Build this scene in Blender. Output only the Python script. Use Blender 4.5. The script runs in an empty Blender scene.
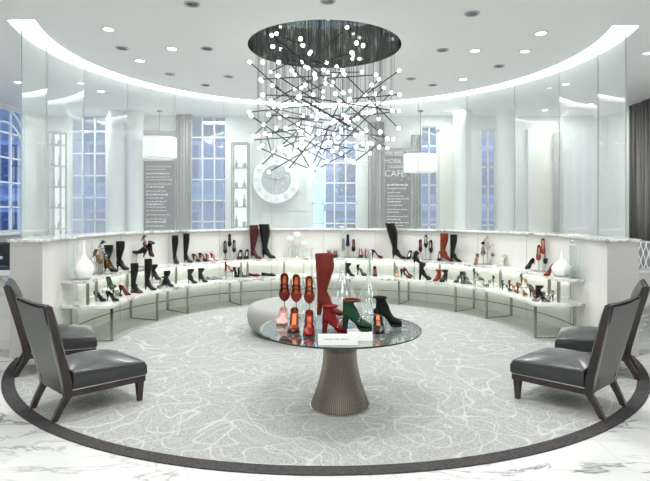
import bpy, bmesh, math, random
from mathutils import Vector, Matrix
R_ = math.radians
PI = math.pi
col = bpy.context.scene.collection
S = 1.6                      # camera height, metres
FPX = 530.0; CX = 325.8; HY = 213.0
def at_z(px, py, z):         # a photo pixel onto the horizontal plane z
    d = FPX * (S - z) / (py - HY)
    return Vector(((px - CX) / FPX * d, d, z))
def at_y(px, py, y):
    return Vector(((px - CX) / FPX * y, y, S + (HY - py) / FPX * y))

# ------------------------------------------------------------------ materials
M = {}
def srgb(h):
    c = [int(h[i:i+2], 16) / 255 for i in (0, 2, 4)]
    return tuple(((v / 12.92) if v <= .04045 else ((v + .055) / 1.055) ** 2.4) for v in c) + (1,)
def mat(name, colr, rough=.5, metal=0, spec=.5, emit=0, coat=0):
    m = bpy.data.materials.new(name); m.use_nodes = True
    b = m.node_tree.nodes['Principled BSDF']
    c = srgb(colr) if isinstance(colr, str) else tuple(colr) + (1,)
    b.inputs['Base Color'].default_value = c
    b.inputs['Roughness'].default_value = rough
    b.inputs['Metallic'].default_value = metal
    b.inputs['Specular IOR Level'].default_value = spec
    if coat: b.inputs['Coat Weight'].default_value = coat
    if emit:
        b.inputs['Emission Color'].default_value = c
        b.inputs['Emission Strength'].default_value = emit
    M[name] = m
    return m
def nt(m): return m.node_tree.nodes, m.node_tree.links, m.node_tree.nodes['Principled BSDF']
def ramp(n, stops, interp='LINEAR'):
    r = n.new('ShaderNodeValToRGB'); r.color_ramp.interpolation = interp
    e = r.color_ramp.elements
    while len(e) < len(stops): e.new(.5)
    for i, (p, c) in enumerate(stops):
        e[i].position = p; e[i].color = c if len(c) == 4 else tuple(c) + (1,)
    return r
def coords(n, l, scale=(1, 1, 1), rot=(0, 0, 0), out='Object'):
    t = n.new('ShaderNodeTexCoord'); mp = n.new('ShaderNodeMapping')
    mp.inputs['Scale'].default_value = scale; mp.inputs['Rotation'].default_value = rot
    l.new(t.outputs[out], mp.inputs['Vector']); return mp
def marble(name, base, vein, scale, width=.02, rough=.15, rot=(0, 0, .5), stretch=(1, 2.6, 1), strength=1.0, cover=.5):
    m = mat(name, base, rough); n, l, b = nt(m)
    mp = coords(n, l, tuple(scale * s for s in stretch), rot)
    nz = n.new('ShaderNodeTexNoise'); nz.inputs['Scale'].default_value = 1.0
    nz.inputs['Detail'].default_value = 9; nz.inputs['Roughness'].default_value = .62; nz.inputs['Distortion'].default_value = .7
    l.new(mp.outputs[0], nz.inputs['Vector'])
    r = ramp(n, [(.5 - width * 2.2, (0, 0, 0)), (.5 - width * .3, (1, 1, 1)), (.5 + width * .3, (1, 1, 1)), (.5 + width * 1.4, (0, 0, 0))])
    l.new(nz.outputs['Fac'], r.inputs['Fac'])
    n2 = n.new('ShaderNodeTexNoise'); n2.inputs['Scale'].default_value = .55; n2.inputs['Detail'].default_value = 5
    l.new(mp.outputs[0], n2.inputs['Vector'])
    r2 = ramp(n, [(cover - .04, (0, 0, 0)), (cover + .12, (1, 1, 1))]); l.new(n2.outputs['Fac'], r2.inputs['Fac'])
    mul = n.new('ShaderNodeMath'); mul.operation = 'MULTIPLY'
    l.new(r.outputs[0], mul.inputs[0]); l.new(r2.outputs[0], mul.inputs[1])
    m2 = n.new('ShaderNodeMath'); m2.operation = 'MULTIPLY'; m2.inputs[1].default_value = strength
    l.new(mul.outputs[0], m2.inputs[0])
    cl = ramp(n, [(.35, srgb(base)), (.72, [v * .84 for v in srgb(base)[:3]])])
    l.new(n2.outputs['Fac'], cl.inputs['Fac'])
    mix = n.new('ShaderNodeMix'); mix.data_type = 'RGBA'
    l.new(m2.outputs[0], mix.inputs['Factor']); l.new(cl.outputs[0], mix.inputs['A']); mix.inputs['B'].default_value = srgb(vein)
    l.new(mix.outputs['Result'], b.inputs['Base Color'])
    return m
marble('floor_marble', 'd0d1ce', '4c4e4c', 1.3, .014, .42, (0, 0, .75), (1, 2.6, 1), .85, .46)
marble('shelf_marble', 'e9eae6', '55584f', 5.0, .03, .12, (0, 0, .3), (1, 1, 1), .75, .48)
marble('wall_marble', 'dadbd8', '77797a', 1.1, .03, .2, (0, .6, 0), (1, 1, 2), .7, .48)
mat('white_paint', 'dcdedd', .6)
mat('ceiling_paint', 'e9ebeb', .7)
mat('panel_white', 'd9d8d2', .35)
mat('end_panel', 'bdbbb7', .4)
mat('joint', 'a3a5a6', .6)
mat('chrome', 'c9cbc6', .12, 1)
mat('brushed_steel', '9b9c92', .28, 1)
mat('leg_steel', 'a3a49c', .2, 1)
mat('dark_mirror', '6f7775', .06, 1)
mat('rod_metal', '3a3a39', .35, .5)
mat('wire', '6d7072', .4, .6)
mat('bronze', '6d645b', .34, .85)
mat('bronze_rod', '8d847a', .3, .9)
mat('ottoman_fabric', '989893', .8)
mat('plinth_dark', '2a2a2a', .6)
mat('window_frame', 'e2e6ea', .5)
mat('curtain_grey', '777572', .8)
mat('curtain_side', '8d8a86', .8)
mat('menu_black', '1c1f20', .6)
mat('menu_text', 'dfe2e2', .6)
mat('lamp_white', 'f5f3ee', .6, emit=.35)
mat('cream', 'e6e3d8', .6)
mat('clock_ring', 'f0f1f1', .4)
mat('clock_face', 'a2a6a8', .5)
mat('mark_grey', '70757a', .6)
mat('steel_frame', '8b9090', .35, .6)
mat('backlit', 'f3f6f6', .6, emit=.7)
mat('bottle_glass', '8fa39c', .15)
mat('sofa_dark', '1d2128', .6)
mat('table_pale', 'a9b4bb', .5)
mat('acrylic', 'eef0ee', .08, coat=.5)
mat('ink', '8a8c8e', .6)
mat('vase_white', 'f6f6f4', .25)
mat('flower_white', 'f4f4f2', .7)
mat('wood_dark', '2b2320', .3, coat=.4)
mat('stitch', 'a9a6a2', .5)
mat('trim_ring', 'a9abab', .35, .5)
mat('lens_off', '55585a', .2, .3)
mat('building_blue', '7f93b5', .8)
mat('building_band', 'a3b3cb', .8)
mat('building_pane', '3c5076', .2)
mat('socket', '8a8a88', .35, .7)
def emis(name, c, s):
    m = bpy.data.materials.new(name); m.use_nodes = True; n = m.node_tree.nodes; n.clear()
    e = n.new('ShaderNodeEmission'); e.inputs[0].default_value = srgb(c); e.inputs[1].default_value = s
    o = n.new('ShaderNodeOutputMaterial'); m.node_tree.links.new(e.outputs[0], o.inputs[0]); M[name] = m
emis('cove_glow', 'ffffff', 9.0)
emis('bulb_glow', 'fffdf8', 5.0)
emis('lens_lit', 'ffffff', 8.0)
emis('strip_glow', 'f6fff3', 11)
def glass(name, tint, milk, refl, rough=.02, milkcol='f2f6f5', edge=0.0):
    m = bpy.data.materials.new(name); m.use_nodes = True; n = m.node_tree.nodes; l = m.node_tree.links; n.clear()
    t = n.new('ShaderNodeBsdfTransparent'); t.inputs[0].default_value = srgb(tint)
    d = n.new('ShaderNodeBsdfDiffuse'); d.inputs[0].default_value = srgb(milkcol)
    tr = n.new('ShaderNodeBsdfTranslucent'); tr.inputs[0].default_value = srgb(milkcol)
    dm = n.new('ShaderNodeMixShader'); dm.inputs[0].default_value = .45
    l.new(d.outputs[0], dm.inputs[1]); l.new(tr.outputs[0], dm.inputs[2])
    lw = n.new('ShaderNodeLayerWeight'); lw.inputs['Blend'].default_value = .5
    p = n.new('ShaderNodeMath'); p.operation = 'POWER'; p.inputs[1].default_value = 3
    l.new(lw.outputs['Facing'], p.inputs[0])
    f = n.new('ShaderNodeMath'); f.operation = 'MULTIPLY_ADD'; f.inputs[1].default_value = edge; f.inputs[2].default_value = milk
    l.new(p.outputs[0], f.inputs[0])
    m1 = n.new('ShaderNodeMixShader'); l.new(f.outputs[0], m1.inputs[0])
    l.new(t.outputs[0], m1.inputs[1]); l.new(dm.outputs[0], m1.inputs[2])
    g = n.new('ShaderNodeBsdfGlossy'); g.inputs['Roughness'].default_value = rough; g.inputs[0].default_value = (1, 1, 1, 1)
    f2 = n.new('ShaderNodeMath'); f2.operation = 'MULTIPLY_ADD'; f2.inputs[1].default_value = .6; f2.inputs[2].default_value = refl
    l.new(p.outputs[0], f2.inputs[0])
    m2 = n.new('ShaderNodeMixShader'); l.new(f2.outputs[0], m2.inputs[0])
    l.new(m1.outputs[0], m2.inputs[1]); l.new(g.outputs[0], m2.inputs[2])
    o = n.new('ShaderNodeOutputMaterial'); l.new(m2.outputs[0], o.inputs[0]); M[name] = m
glass('partition_glass', 'f4f8f7', .15, .02, .03, 'f6f9f9', .35)
glass('clear_glass', 'eff3f1', .08, .10, .04, 'ffffff', .35)
glass('thin_glass', 'f6f9f8', .03, .05, .04, 'ffffff', .25)
glass('table_glass', 'dfe6e3', .02, .22, .01)
glass('window_glass', 'e8eef4', .02, .05, .02)
glass('acrylic_clear', 'eef4f0', .10, .08, .03, 'f0f4f0', .3)
mat('glass_edge', '9dbcb3', .2)
mat('seam_edge', 'a9b4b3', .3)
mat('table_edge', '1e2a28', .1)

def carpet_mat(name, base, line, amount, sc=1.0):
    m = mat(name, base, .95, spec=.1); n, l, b = nt(m)
    mp = coords(n, l)
    nz = n.new('ShaderNodeTexNoise'); nz.inputs['Scale'].default_value = 1.6 * sc; nz.inputs['Detail'].default_value = 2
    l.new(mp.outputs[0], nz.inputs['Vector'])
    sub = n.new('ShaderNodeVectorMath'); sub.operation = 'MULTIPLY_ADD'
    l.new(nz.outputs['Color'], sub.inputs[0]); sub.inputs[1].default_value = (.5, .5, 0); l.new(mp.outputs[0], sub.inputs[2])
    acc = None
    for k, (s, w, off) in enumerate(((1.9 * sc, .021, 0), (2.7 * sc, .026, 5.0), (1.3 * sc, .013, 9.0))):
        ad = n.new('ShaderNodeVectorMath'); ad.operation = 'ADD'; ad.inputs[1].default_value = (off, off * .7, 0)
        l.new(sub.outputs[0], ad.inputs[0])
        nn = n.new('ShaderNodeTexNoise'); nn.inputs['Scale'].default_value = s * .8; nn.inputs['Detail'].default_value = 0.3
        nn.inputs['Distortion'].default_value = .35
        l.new(ad.outputs[0], nn.inputs['Vector'])
        # contour lines of the noise: curving single strokes
        mm = n.new('ShaderNodeMath'); mm.operation = 'PINGPONG'; mm.inputs[1].default_value = .085
        l.new(nn.outputs['Fac'], mm.inputs[0])
        r = ramp(n, [(0, (1, 1, 1)), (w * .32, (0, 0, 0))]); l.new(mm.outputs[0], r.inputs['Fac'])
        if acc is None: acc = r.outputs[0]
        else:
            mx = n.new('ShaderNodeMath'); mx.operation = 'MAXIMUM'
            l.new(acc, mx.inputs[0]); l.new(r.outputs[0], mx.inputs[1]); acc = mx.outputs[0]
    fine = n.new('ShaderNodeTexNoise'); fine.inputs['Scale'].default_value = 75; fine.inputs['Detail'].default_value = 4
    mp2 = coords(n, l, (1, .45, 1), (0, 0, .5)); l.new(mp2.outputs[0], fine.inputs['Vector'])
    fr = ramp(n, [(.32, [v * .78 for v in srgb(base)[:3]]), (.55, srgb(base)[:3]), (.72, [min(1, v * 1.16) for v in srgb(base)[:3]])])
    l.new(fine.outputs['Fac'], fr.inputs['Fac'])
    am = n.new('ShaderNodeMath'); am.operation = 'MULTIPLY'; am.inputs[1].default_value = amount; l.new(acc, am.inputs[0])
    mix = n.new('ShaderNodeMix'); mix.data_type = 'RGBA'
    l.new(am.outputs[0], mix.inputs['Factor']); l.new(fr.outputs[0], mix.inputs['A']); mix.inputs['B'].default_value = srgb(line)
    l.new(mix.outputs['Result'], b.inputs['Base Color'])
    return m
carpet_mat('carpet_field', 'a1a2a0', 'c9cac7', .6)
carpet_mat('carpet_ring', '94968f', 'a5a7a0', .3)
def noisy(name, a, b_, scale, rough, stretch=(1, 1, 1), spec=.5, detail=4, coat=0, metal=0, lo=.4, hi=.6):
    m = mat(name, a, rough, metal, spec, coat=coat); n, l, b = nt(m)
    mp = coords(n, l, stretch); nz = n.new('ShaderNodeTexNoise'); nz.inputs['Scale'].default_value = scale; nz.inputs['Detail'].default_value = detail
    l.new(mp.outputs[0], nz.inputs['Vector']); r = ramp(n, [(lo, srgb(a)), (hi, srgb(b_))]); l.new(nz.outputs['Fac'], r.inputs['Fac'])
    l.new(r.outputs[0], b.inputs['Base Color']); return m
noisy('carpet_band', '3f3c3d', '4d4a4b', 60, .95, spec=.1)
noisy('chair_leather', '27282a', '2c2d2f', 3, .33, spec=.55, coat=.1)
noisy('chair_wood', '171413', '33241f', 6, .3, (1, 1, .3), coat=.3)
noisy('curtain_stripe', '484542', '9a9794', 9, .85, (1, 1, .04), lo=.35, hi=.65)
def lattice_mat(name):
    m = mat(name, '8f9293', .8); n, l, b = nt(m)
    mp = coords(n, l, (1, 1, 1))
    sx = n.new('ShaderNodeSeparateXYZ'); l.new(mp.outputs[0], sx.inputs[0])
    def M1(op, a, bb=None, cc=None):
        x = n.new('ShaderNodeMath'); x.operation = op
        for i, v in enumerate((a, bb, cc)):
            if v is None: continue
            if isinstance(v, (int, float)): x.inputs[i].default_value = v
            else: l.new(v, x.inputs[i])
        return x.outputs[0]
    u = M1('ADD', sx.outputs[0], sx.outputs[1])
    su = M1('SINE', M1('MULTIPLY', sx.outputs[2], 22.0))
    a = M1('MULTIPLY_ADD', su, .028, u); c = M1('MULTIPLY_ADD', su, -.028, u)
    pa = M1('PINGPONG', a, .075); pc = M1('PINGPONG', M1('ADD', c, .075), .075)
    mn = M1('MINIMUM', pa, pc)
    r = ramp(n, [(.011, (1, 1, 1)), (.016, (0, 0, 0))]); l.new(mn, r.inputs['Fac'])
    mix = n.new('ShaderNodeMix'); mix.data_type = 'RGBA'; l.new(r.outputs[0], mix.inputs['Factor'])
    mix.inputs['A'].default_value = srgb('85888a'); mix.inputs['B'].default_value = srgb('eef0f0')
    l.new(mix.outputs['Result'], b.inputs['Base Color'])
lattice_mat('lattice')
SHOEM = {}
def deepen(h):
    v = [int(h[i:i+2], 16) for i in (0, 2, 4)]; mx = max(v); f = .42 if mx < 70 else (.78 if mx < 200 and mx - min(v) > 50 else 1)
    return ''.join('%02x' % int(c * (f if c == mx or f < .5 or f == 1 else f * .85)) for c in v)
def shoe_mat(hexc, rough=.35, second=None):
    hexc = deepen(hexc); second = deepen(second) if second else None
    k = (hexc, rough, second)
    if k not in SHOEM:
        if second: SHOEM[k] = noisy('shoe_' + hexc + second, hexc, second, 45, rough, (1, 1, 1), lo=.46, hi=.54)
        else: SHOEM[k] = mat('shoe_' + hexc + str(rough), hexc, rough, spec=.35)
    return SHOEM[k]

# ------------------------------------------------------------------ mesh helpers
class MB:
    def __init__(s): s.v = []; s.f = []
    def add(s, vs, fs):
        o = len(s.v); s.v += [tuple(v) for v in vs]; s.f += [tuple(i + o for i in f) for f in fs]; return s
    def box(s, c, d, rz=0, taper=None):
        x, y, z = (k / 2 for k in d); vs = []
        for a, b_, e in ((-1, -1, -1), (1, -1, -1), (1, 1, -1), (-1, 1, -1), (-1, -1, 1), (1, -1, 1), (1, 1, 1), (-1, 1, 1)):
            p = Vector((a * x, b_ * y, e * z)); p = Matrix.Rotation(rz, 3, 'Z') @ p; vs.append(p + Vector(c))
        return s.add(vs, [(0, 3, 2, 1), (4, 5, 6, 7), (0, 1, 5, 4), (1, 2, 6, 5), (2, 3, 7, 6), (3, 0, 4, 7)])
    def loft(s, rings, caps=(True, True), closed=True):
        n = len(rings[0]); vs = [p for r in rings for p in r]; fs = []
        for i in range(len(rings) - 1):
            for j in range(n if closed else n - 1):
                k = (j + 1) % n; fs.append((i * n + j, i * n + k, (i + 1) * n + k, (i + 1) * n + j))
        if caps[0]: fs.append(tuple(reversed(range(n))))
        if caps[1]: fs.append(tuple((len(rings) - 1) * n + j for j in range(n)))
        return s.add(vs, fs)
    def tube(s, pts, r, n=8, caps=True):
        pts = [Vector(p) for p in pts]; rs = r if isinstance(r, (list, tuple)) else [r] * len(pts); rings = []
        up = None
        for i, p in enumerate(pts):
            t = (pts[min(i + 1, len(pts) - 1)] - pts[max(i - 1, 0)]).normalized()
            if up is None: up = Vector((0, 0, 1)) if abs(t.z) < .9 else Vector((1, 0, 0))
            a = t.cross(up).normalized(); b_ = t.cross(a).normalized(); up = -b_ if False else up
            if abs(t.dot(up)) > .97: up = a
            rings.append([p + (a * math.cos(q * 2 * PI / n) + b_ * math.sin(q * 2 * PI / n)) * rs[i] for q in range(n)])
        return s.loft(rings, (caps, caps))
    def lathe(s, prof, c=(0, 0, 0), n=32, caps=(False, False)):
        c = Vector(c)
        return s.loft([[c + Vector((r * math.cos(q * 2 * PI / n), r * math.sin(q * 2 * PI / n), z)) for q in range(n)] for r, z in prof], caps)
    def sphere(s, c, r, n=10, m=6, sz=1.0):
        return s.lathe([(max(1e-4, r * math.sin(PI * i / m)), -r * sz * math.cos(PI * i / m)) for i in range(m + 1)], c, n)
    def arc(s, r0, r1, z0, z1, ang, c):     # a solid of annulus sector; r0/r1 may be callables
        rings = []
        for a in ang:
            ra = r0(a) if callable(r0) else r0; rb = r1(a) if callable(r1) else r1
            d = Vector((math.cos(a), math.sin(a), 0)); c3 = Vector((c[0], c[1], 0))
            rings.append([c3 + d * ra + Vector((0, 0, z0)), c3 + d * rb + Vector((0, 0, z0)), c3 + d * rb + Vector((0, 0, z1)), c3 + d * ra + Vector((0, 0, z1))])
        return s.loft(rings)
    def mesh(s, name, material, smooth=False):
        me = bpy.data.meshes.new(name); me.from_pydata(s.v, [], s.f); me.update()
        if material is not None: me.materials.append(M[material] if isinstance(material, str) else material)
        bm = bmesh.new(); bm.from_mesh(me); bmesh.ops.recalc_face_normals(bm, faces=bm.faces); bm.to_mesh(me); bm.free()
        if smooth:
            for p in me.polygons: p.use_smooth = True
        return me
    def build(s, name, material, parent=None, smooth=False):
        o = bpy.data.objects.new(name, s.mesh(name, material, smooth)); col.objects.link(o)
        if parent is not None: o.parent = parent
        return o
def autosmooth(o, ang=35):
    me = o.data
    for p in me.polygons: p.use_smooth = True
    me.set_sharp_from_angle(angle=R_(ang)); return o
def tag(o, label=None, cat=None, group=None, kind=None):
    if label: o['label'] = label
    if cat: o['category'] = cat
    if group: o['group'] = group
    if kind: o['kind'] = kind
    return o
def empty(name, loc=(0, 0, 0), rz=0, label=None, cat=None, group=None, kind=None, rot=None):
    o = bpy.data.objects.new(name, None); col.objects.link(o); o.location = loc; o.empty_display_size = .05
    o.rotation_euler = rot if rot else (0, 0, rz); return tag(o, label, cat, group, kind)
def struct(o): o['kind'] = 'structure'; return o
def bevel(o, w=.01, seg=2):
    m = o.modifiers.new('b', 'BEVEL'); m.width = w; m.segments = seg; m.limit_method = 'ANGLE'; return o
def frange(a, b_, n): return [a + (b_ - a) * i / (n - 1) for i in range(n)]

# ------------------------------------------------------------------ key dimensions
C = (0.0, 4.27 * S)                       # centre of the round salon
R_IN, R_OUT = 2.05 * S, 2.26 * S
R_UP, R_LOW = 1.83 * S, 1.655 * S
Z_LEDGE, Z_UP, Z_LOW = .8165 * S, .478 * S, .285 * S
Z_CEIL = 2.31 * S
R_BAND, R_FIELD = 2.205 * S, 2.137 * S
CC = (0.0, 4.22 * S)                      # centre of the carpet
YL, YR = 3.66 * S, 3.72 * S               # where the curved wall stops, left and right
def ang_at(r, y, side):                   # angle on circle r where the plan meets depth y
    a = math.asin(max(-1, min(1, (y - C[1]) / r))); return a if side > 0 else PI - a

# floor, carpet
o = struct(MB().box((0, 4.5, -.06), (18, 22, .12)).build('floor', 'floor_marble'))
jn = MB()
for k in range(-5, 6): jn.box((k * 1.5 + .4, 3.0, .0005), (.004, 19, .001))
for k in range(-4, 9): jn.box((0, k * 1.5 + .3, .0005), (17, .004, .001))
mat('tile_joint', 'bdbfbe', .4)
tag(jn.build('trim_1', 'tile_joint'), kind='structure')
cp = empty('carpet', (0, 0, 0), label='round grey carpet with curving white lines and dark border on the marble floor', cat='carpet')
full = frange(0, 2 * PI, 145)
MB().arc(R_FIELD, R_BAND, .0, .009, full, CC).build('border', 'carpet_band', cp)['label'] = 'charcoal border band'
MB().lathe([(.001, .0105), (R_FIELD, .0105), (R_FIELD, 0)], (CC[0], CC[1], 0), 128).build('field', 'carpet_field', cp)
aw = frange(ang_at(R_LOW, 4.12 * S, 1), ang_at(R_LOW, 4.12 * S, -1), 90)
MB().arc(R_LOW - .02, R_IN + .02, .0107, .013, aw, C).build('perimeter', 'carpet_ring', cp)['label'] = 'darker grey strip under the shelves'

# curved wall with marble ledge
def wall_arc(r0, r1, z0, z1, n=97, ends=(YL, YR)):
    rings = []
    for i in range(n):
        t = i / (n - 1)
        a0 = ang_at(r0, ends[1], 1) * (1 - t) + ang_at(r0, ends[0], -1) * t
        a1 = ang_at(r1, ends[1], 1) * (1 - t) + ang_at(r1, ends[0], -1) * t
        p0 = Vector((C[0] + r0 * math.cos(a0), C[1] + r0 * math.sin(a0), 0)); p1 = Vector((C[0] + r1 * math.cos(a1), C[1] + r1 * math.sin(a1), 0))
        rings.append([p0 + Vector((0, 0, z0)), p1 + Vector((0, 0, z0)), p1 + Vector((0, 0, z1)), p0 + Vector((0, 0, z1))])
    return rings
wl = struct(MB().loft(wall_arc(R_IN, R_OUT, 0, Z_LEDGE - .03)).build('wall_curved', 'panel_white'))
for nm, sx, yy in (('left', -1, YL), ('right', 1, YR)):
    xi = math.sqrt(R_IN ** 2 - (yy - C[1]) ** 2); xo = math.sqrt(R_OUT ** 2 - (yy - C[1]) ** 2)
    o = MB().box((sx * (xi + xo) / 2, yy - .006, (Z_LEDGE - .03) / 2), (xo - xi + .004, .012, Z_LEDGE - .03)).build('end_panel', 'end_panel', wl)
seam = MB()
for k in range(1, 12):
    a = ang_at(R_IN, YR, 1) + (ang_at(R_IN, YL, -1) - ang_at(R_IN, YR, 1)) * (k + .15) / 12.3
    seam.box((C[0] + (R_IN - .001) * math.cos(a), C[1] + (R_IN - .001) * math.sin(a), (Z_LEDGE - .03) / 2), (.004, .006, Z_LEDGE - .03), a)
seam.build('joint_line', 'joint', wl)
bevel(tag(MB().loft(wall_arc(R_IN - .045, R_OUT + .03, Z_LEDGE - .03, Z_LEDGE, 97, (YL - .03, YR - .03))).build('ledge', 'shelf_marble'),
    'white veined marble ledge capping the curved wall under the glass panels', 'ledge'), .004)

# ceiling with round recess and curved slot
CH = (-.015, 4.19 * S); R_CH = .602 * S
def loop(bm, pts):
    vs = [bm.verts.new(p) for p in pts]
    return [bm.edges.new((vs[i], vs[(i + 1) % len(vs)])) for i in range(len(vs))]
SL0, SL1 = 2.085 * S, 2.265 * S; SY = (3.60 * S, 3.71 * S)
def slot_pts(z, n=72, d=0):
    a = [(C[0] + (SL0 - d) * math.cos(t), C[1] + (SL0 - d) * math.sin(t), z) for t in frange(ang_at(SL0 - d, SY[1], 1), ang_at(SL0 - d, SY[0], -1), n)]
    b_ = [(C[0] + (SL1 + d) * math.cos(t), C[1] + (SL1 + d) * math.sin(t), z) for t in frange(ang_at(SL1 + d, SY[0], -1), ang_at(SL1 + d, SY[1], 1), n)]
    return a + b_
bm = bmesh.new()
E_ = loop(bm, [(-9, -6.5, Z_CEIL), (9, -6.5, Z_CEIL), (9, 15.5, Z_CEIL), (-9, 15.5, Z_CEIL)])
E_ += loop(bm, [(CH[0] + R_CH * math.cos(t * 2 * PI / 96), CH[1] + R_CH * math.sin(t * 2 * PI / 96), Z_CEIL) for t in range(96)])
E_ += loop(bm, slot_pts(Z_CEIL))
bmesh.ops.triangle_fill(bm, use_beauty=True, use_dissolve=False, edges=E_)
me = bpy.data.meshes.new('ceiling'); bm.to_mesh(me); bm.free(); me.materials.append(M['ceiling_paint'])
o = struct(bpy.data.objects.new('ceiling', me)); col.objects.link(o)
zz = Z_CEIL
sp = slot_pts(zz); st = slot_pts(zz + .1)
n_ = len(sp)
cv = empty('cove_light', (0, 0, 0), label='bright curved light cove running in the ceiling above the glass wall', cat='cove light')
MB().add(sp + st, [(i, (i + 1) % n_, n_ + (i + 1) % n_, n_ + i) for i in range(n_)]).build('housing', 'white_paint', cv)
h_ = n_ // 2
MB().add(slot_pts(zz + .05, d=.001), [(i, i + 1, n_ - 2 - i, n_ - 1 - i) for i in range(h_ - 1)]).build('diffuser', 'cove_glow', cv)

# glass partition, flat panels on a circle
RG = 2.13 * S; gz0, gz1 = Z_LEDGE, Z_CEIL + .045
a0 = ang_at(RG, 4.02 * S, -1); a1 = ang_at(RG, 4.14 * S, 1)
pts = [Vector((-2.085 * S, 3.63 * S, 0))]
NP = 12
for k in range(NP + 1):
    a = a0 + (a1 - a0) * k / NP; pts.append(Vector((C[0] + RG * math.cos(a), C[1] + RG * math.sin(a), 0)))
pts.append(Vector((2.115 * S, 3.735 * S, 0)))
gl_names = ['narrow glass panel with green edge at the left end of the marble ledge'] + [None] * 12 + ['narrow glass panel at the right end of the ledge, by the striped curtain']
where = ['in front of the window seen past the left end panel', 'in front of the broad column left of the menu board', 'in front of the tall blue window and left menu board',
    'in front of the left grey curtain and window', 'in front of the bottle shelves', 'in front of the round clock', 'behind the middle of the chandelier, right of the clock',
    'in front of the pale window right of the chandelier', 'in front of the CAFE menu board', 'in front of the white drum lamp and pair of columns',
    'in front of the column and cream doorway at right', 'in front of the bare pale wall next to the right end panel']
for k in range(len(pts) - 1):
    p, q = pts[k], pts[k + 1]; d = (q - p).normalized(); nrm = Vector((-d.y, d.x, 0)) * .006
    a = p + d * .0012; b_ = q - d * .0012
    lab = gl_names[k] if gl_names[k] else 'frosted glass panel ' + where[k - 1]
    g = empty('glass_screen', (0, 0, 0), label=lab, cat='glass panel', group='glass panels of the curved wall')
    e = .008 if k in (0,) else .0015
    ai, bi = a + d * e, b_ - d * e
    MB().loft([[ai - nrm + Vector((0, 0, gz0)), bi - nrm + Vector((0, 0, gz0)), bi + nrm + Vector((0, 0, gz0)), ai + nrm + Vector((0, 0, gz0))],
               [ai - nrm + Vector((0, 0, gz1)), bi - nrm + Vector((0, 0, gz1)), bi + nrm + Vector((0, 0, gz1)), ai + nrm + Vector((0, 0, gz1))]], (True, True)).build('pane', 'partition_glass', g)
    em = MB()
    for u, v in ((a, ai), (bi, b_)):
        em.loft([[u - nrm + Vector((0, 0, z)), v - nrm + Vector((0, 0, z)), v + nrm + Vector((0, 0, z)), u + nrm + Vector((0, 0, z))] for z in (gz0, gz1)])
    em.build('glass_edge', 'glass_edge' if k == 0 else 'seam_edge', g)

# shelves
def shelf_ang(r, yl, yr, n=90): return ang_at(r, yr, 1), ang_at(r, yl, -1)
def shelf_board(r0, r1, z0, z1, yl, yr, n=97):
    rings = []
    for i in range(n):
        t = i / (n - 1)
        c0 = shelf_ang(r0, yl, yr); c1 = shelf_ang(r1, yl, yr)
        aa = c0[0] * (1 - t) + c0[1] * t; ab = c1[0] * (1 - t) + c1[1] * t
        p0 = Vector((C[0] + r0 * math.cos(aa), C[1] + r0 * math.sin(aa), 0)); p1 = Vector((C[0] + r1 * math.cos(ab), C[1] + r1 * math.sin(ab), 0))
        rings.append([p0 + Vector((0, 0, z0)), p1 + Vector((0, 0, z0)), p1 + Vector((0, 0, z1)), p0 + Vector((0, 0, z1))])
    return MB().loft(rings)
up = empty('upper_shelf', (0, 0, 0), label='upper curved white marble shoe shelf on short steel posts against the wall', cat='shelf')
lo = empty('lower_shelf', (0, 0, 0), label='lower wider curved white marble shoe shelf on steel legs over the carpet', cat='shelf')
YLs, YRs = 4.08 * S, 4.18 * S
bevel(shelf_board(R_UP, R_IN - .003, Z_UP - .035, Z_UP, YLs, YRs).build('board', 'shelf_marble', up), .003)
bevel(shelf_board(R_LOW, R_IN - .003, Z_LOW - .035, Z_LOW, YLs, YRs).build('board', 'shelf_marble', lo), .003)
shelf_board(R_IN - .05, R_IN - .02, Z_UP - .047, Z_UP - .036, YLs + .45, YRs + .45).build('light_strip', 'strip_glow', up)
shelf_board(R_IN - .05, R_IN - .02, Z_LOW - .047, Z_LOW - .036, YLs + .45, YRs + .45).build('light_strip', 'strip_glow', lo)
def pol(r, a, z=0): return Vector((C[0] + r * math.cos(a), C[1] + r * math.sin(a), z))
aR, aL = shelf_ang(R_LOW, YLs, YRs)
def ray_ang(px, r):
    th = (px - CX) / FPX; A = 1 + th * th; B = -2 * C[1]; Q = C[1] ** 2 - r * r
    d = (-B + math.sqrt(B * B - 4 * A * Q)) / (2 * A); return math.atan2(d - C[1], th * d)
for k, px in enumerate((None, 157.5, 187.7, 241, 295, 347, 399, 455.5, 486.5, None)):
    a = (aL - .02, aR + .02)[k > 0] if px is None else ray_ang(px, R_LOW + .02)
    f = empty('leg_frame', (0, 0, 0)); f.parent = lo
    for r in (R_LOW + .02, R_IN - .12):
        MB().box(pol(r, a, (Z_LOW - .035) / 2 + .006), (.028, .028, Z_LOW - .047), a).build('leg', 'leg_steel', f)
    MB().box(pol((R_LOW + R_IN - .1) / 2, a, .022), (R_IN - .14 - R_LOW, .026, .014), a).build('foot_bar', 'leg_steel', f)
aR2, aL2 = shelf_ang(R_UP, YLs, YRs)
for k, px in enumerate((None, 88, 127, 176, 241, 247.5, 284, 346, 370, 394.6, 440, 500.6, 557, None)):
    if px == 88 or px == 557: a = ray_ang(px, R_UP + .05) if False else (aL2 - .12 if px == 88 else aR2 + .12)
    else: a = (aL2 - .03, aR2 + .03)[k > 0] if px is None else ray_ang(px, R_UP + .05)
    MB().box(pol(R_UP + .05, a, (Z_LOW + Z_UP - .035) / 2), (.03, .03, Z_UP - .035 - Z_LOW), a).build('post', 'brushed_steel', up)
MB().tube([pol(R_IN - .12, a, .17) for a in frange(aR + .02, aL - .02, 80)], .007, 6).build('rail', 'leg_steel', lo)

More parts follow.
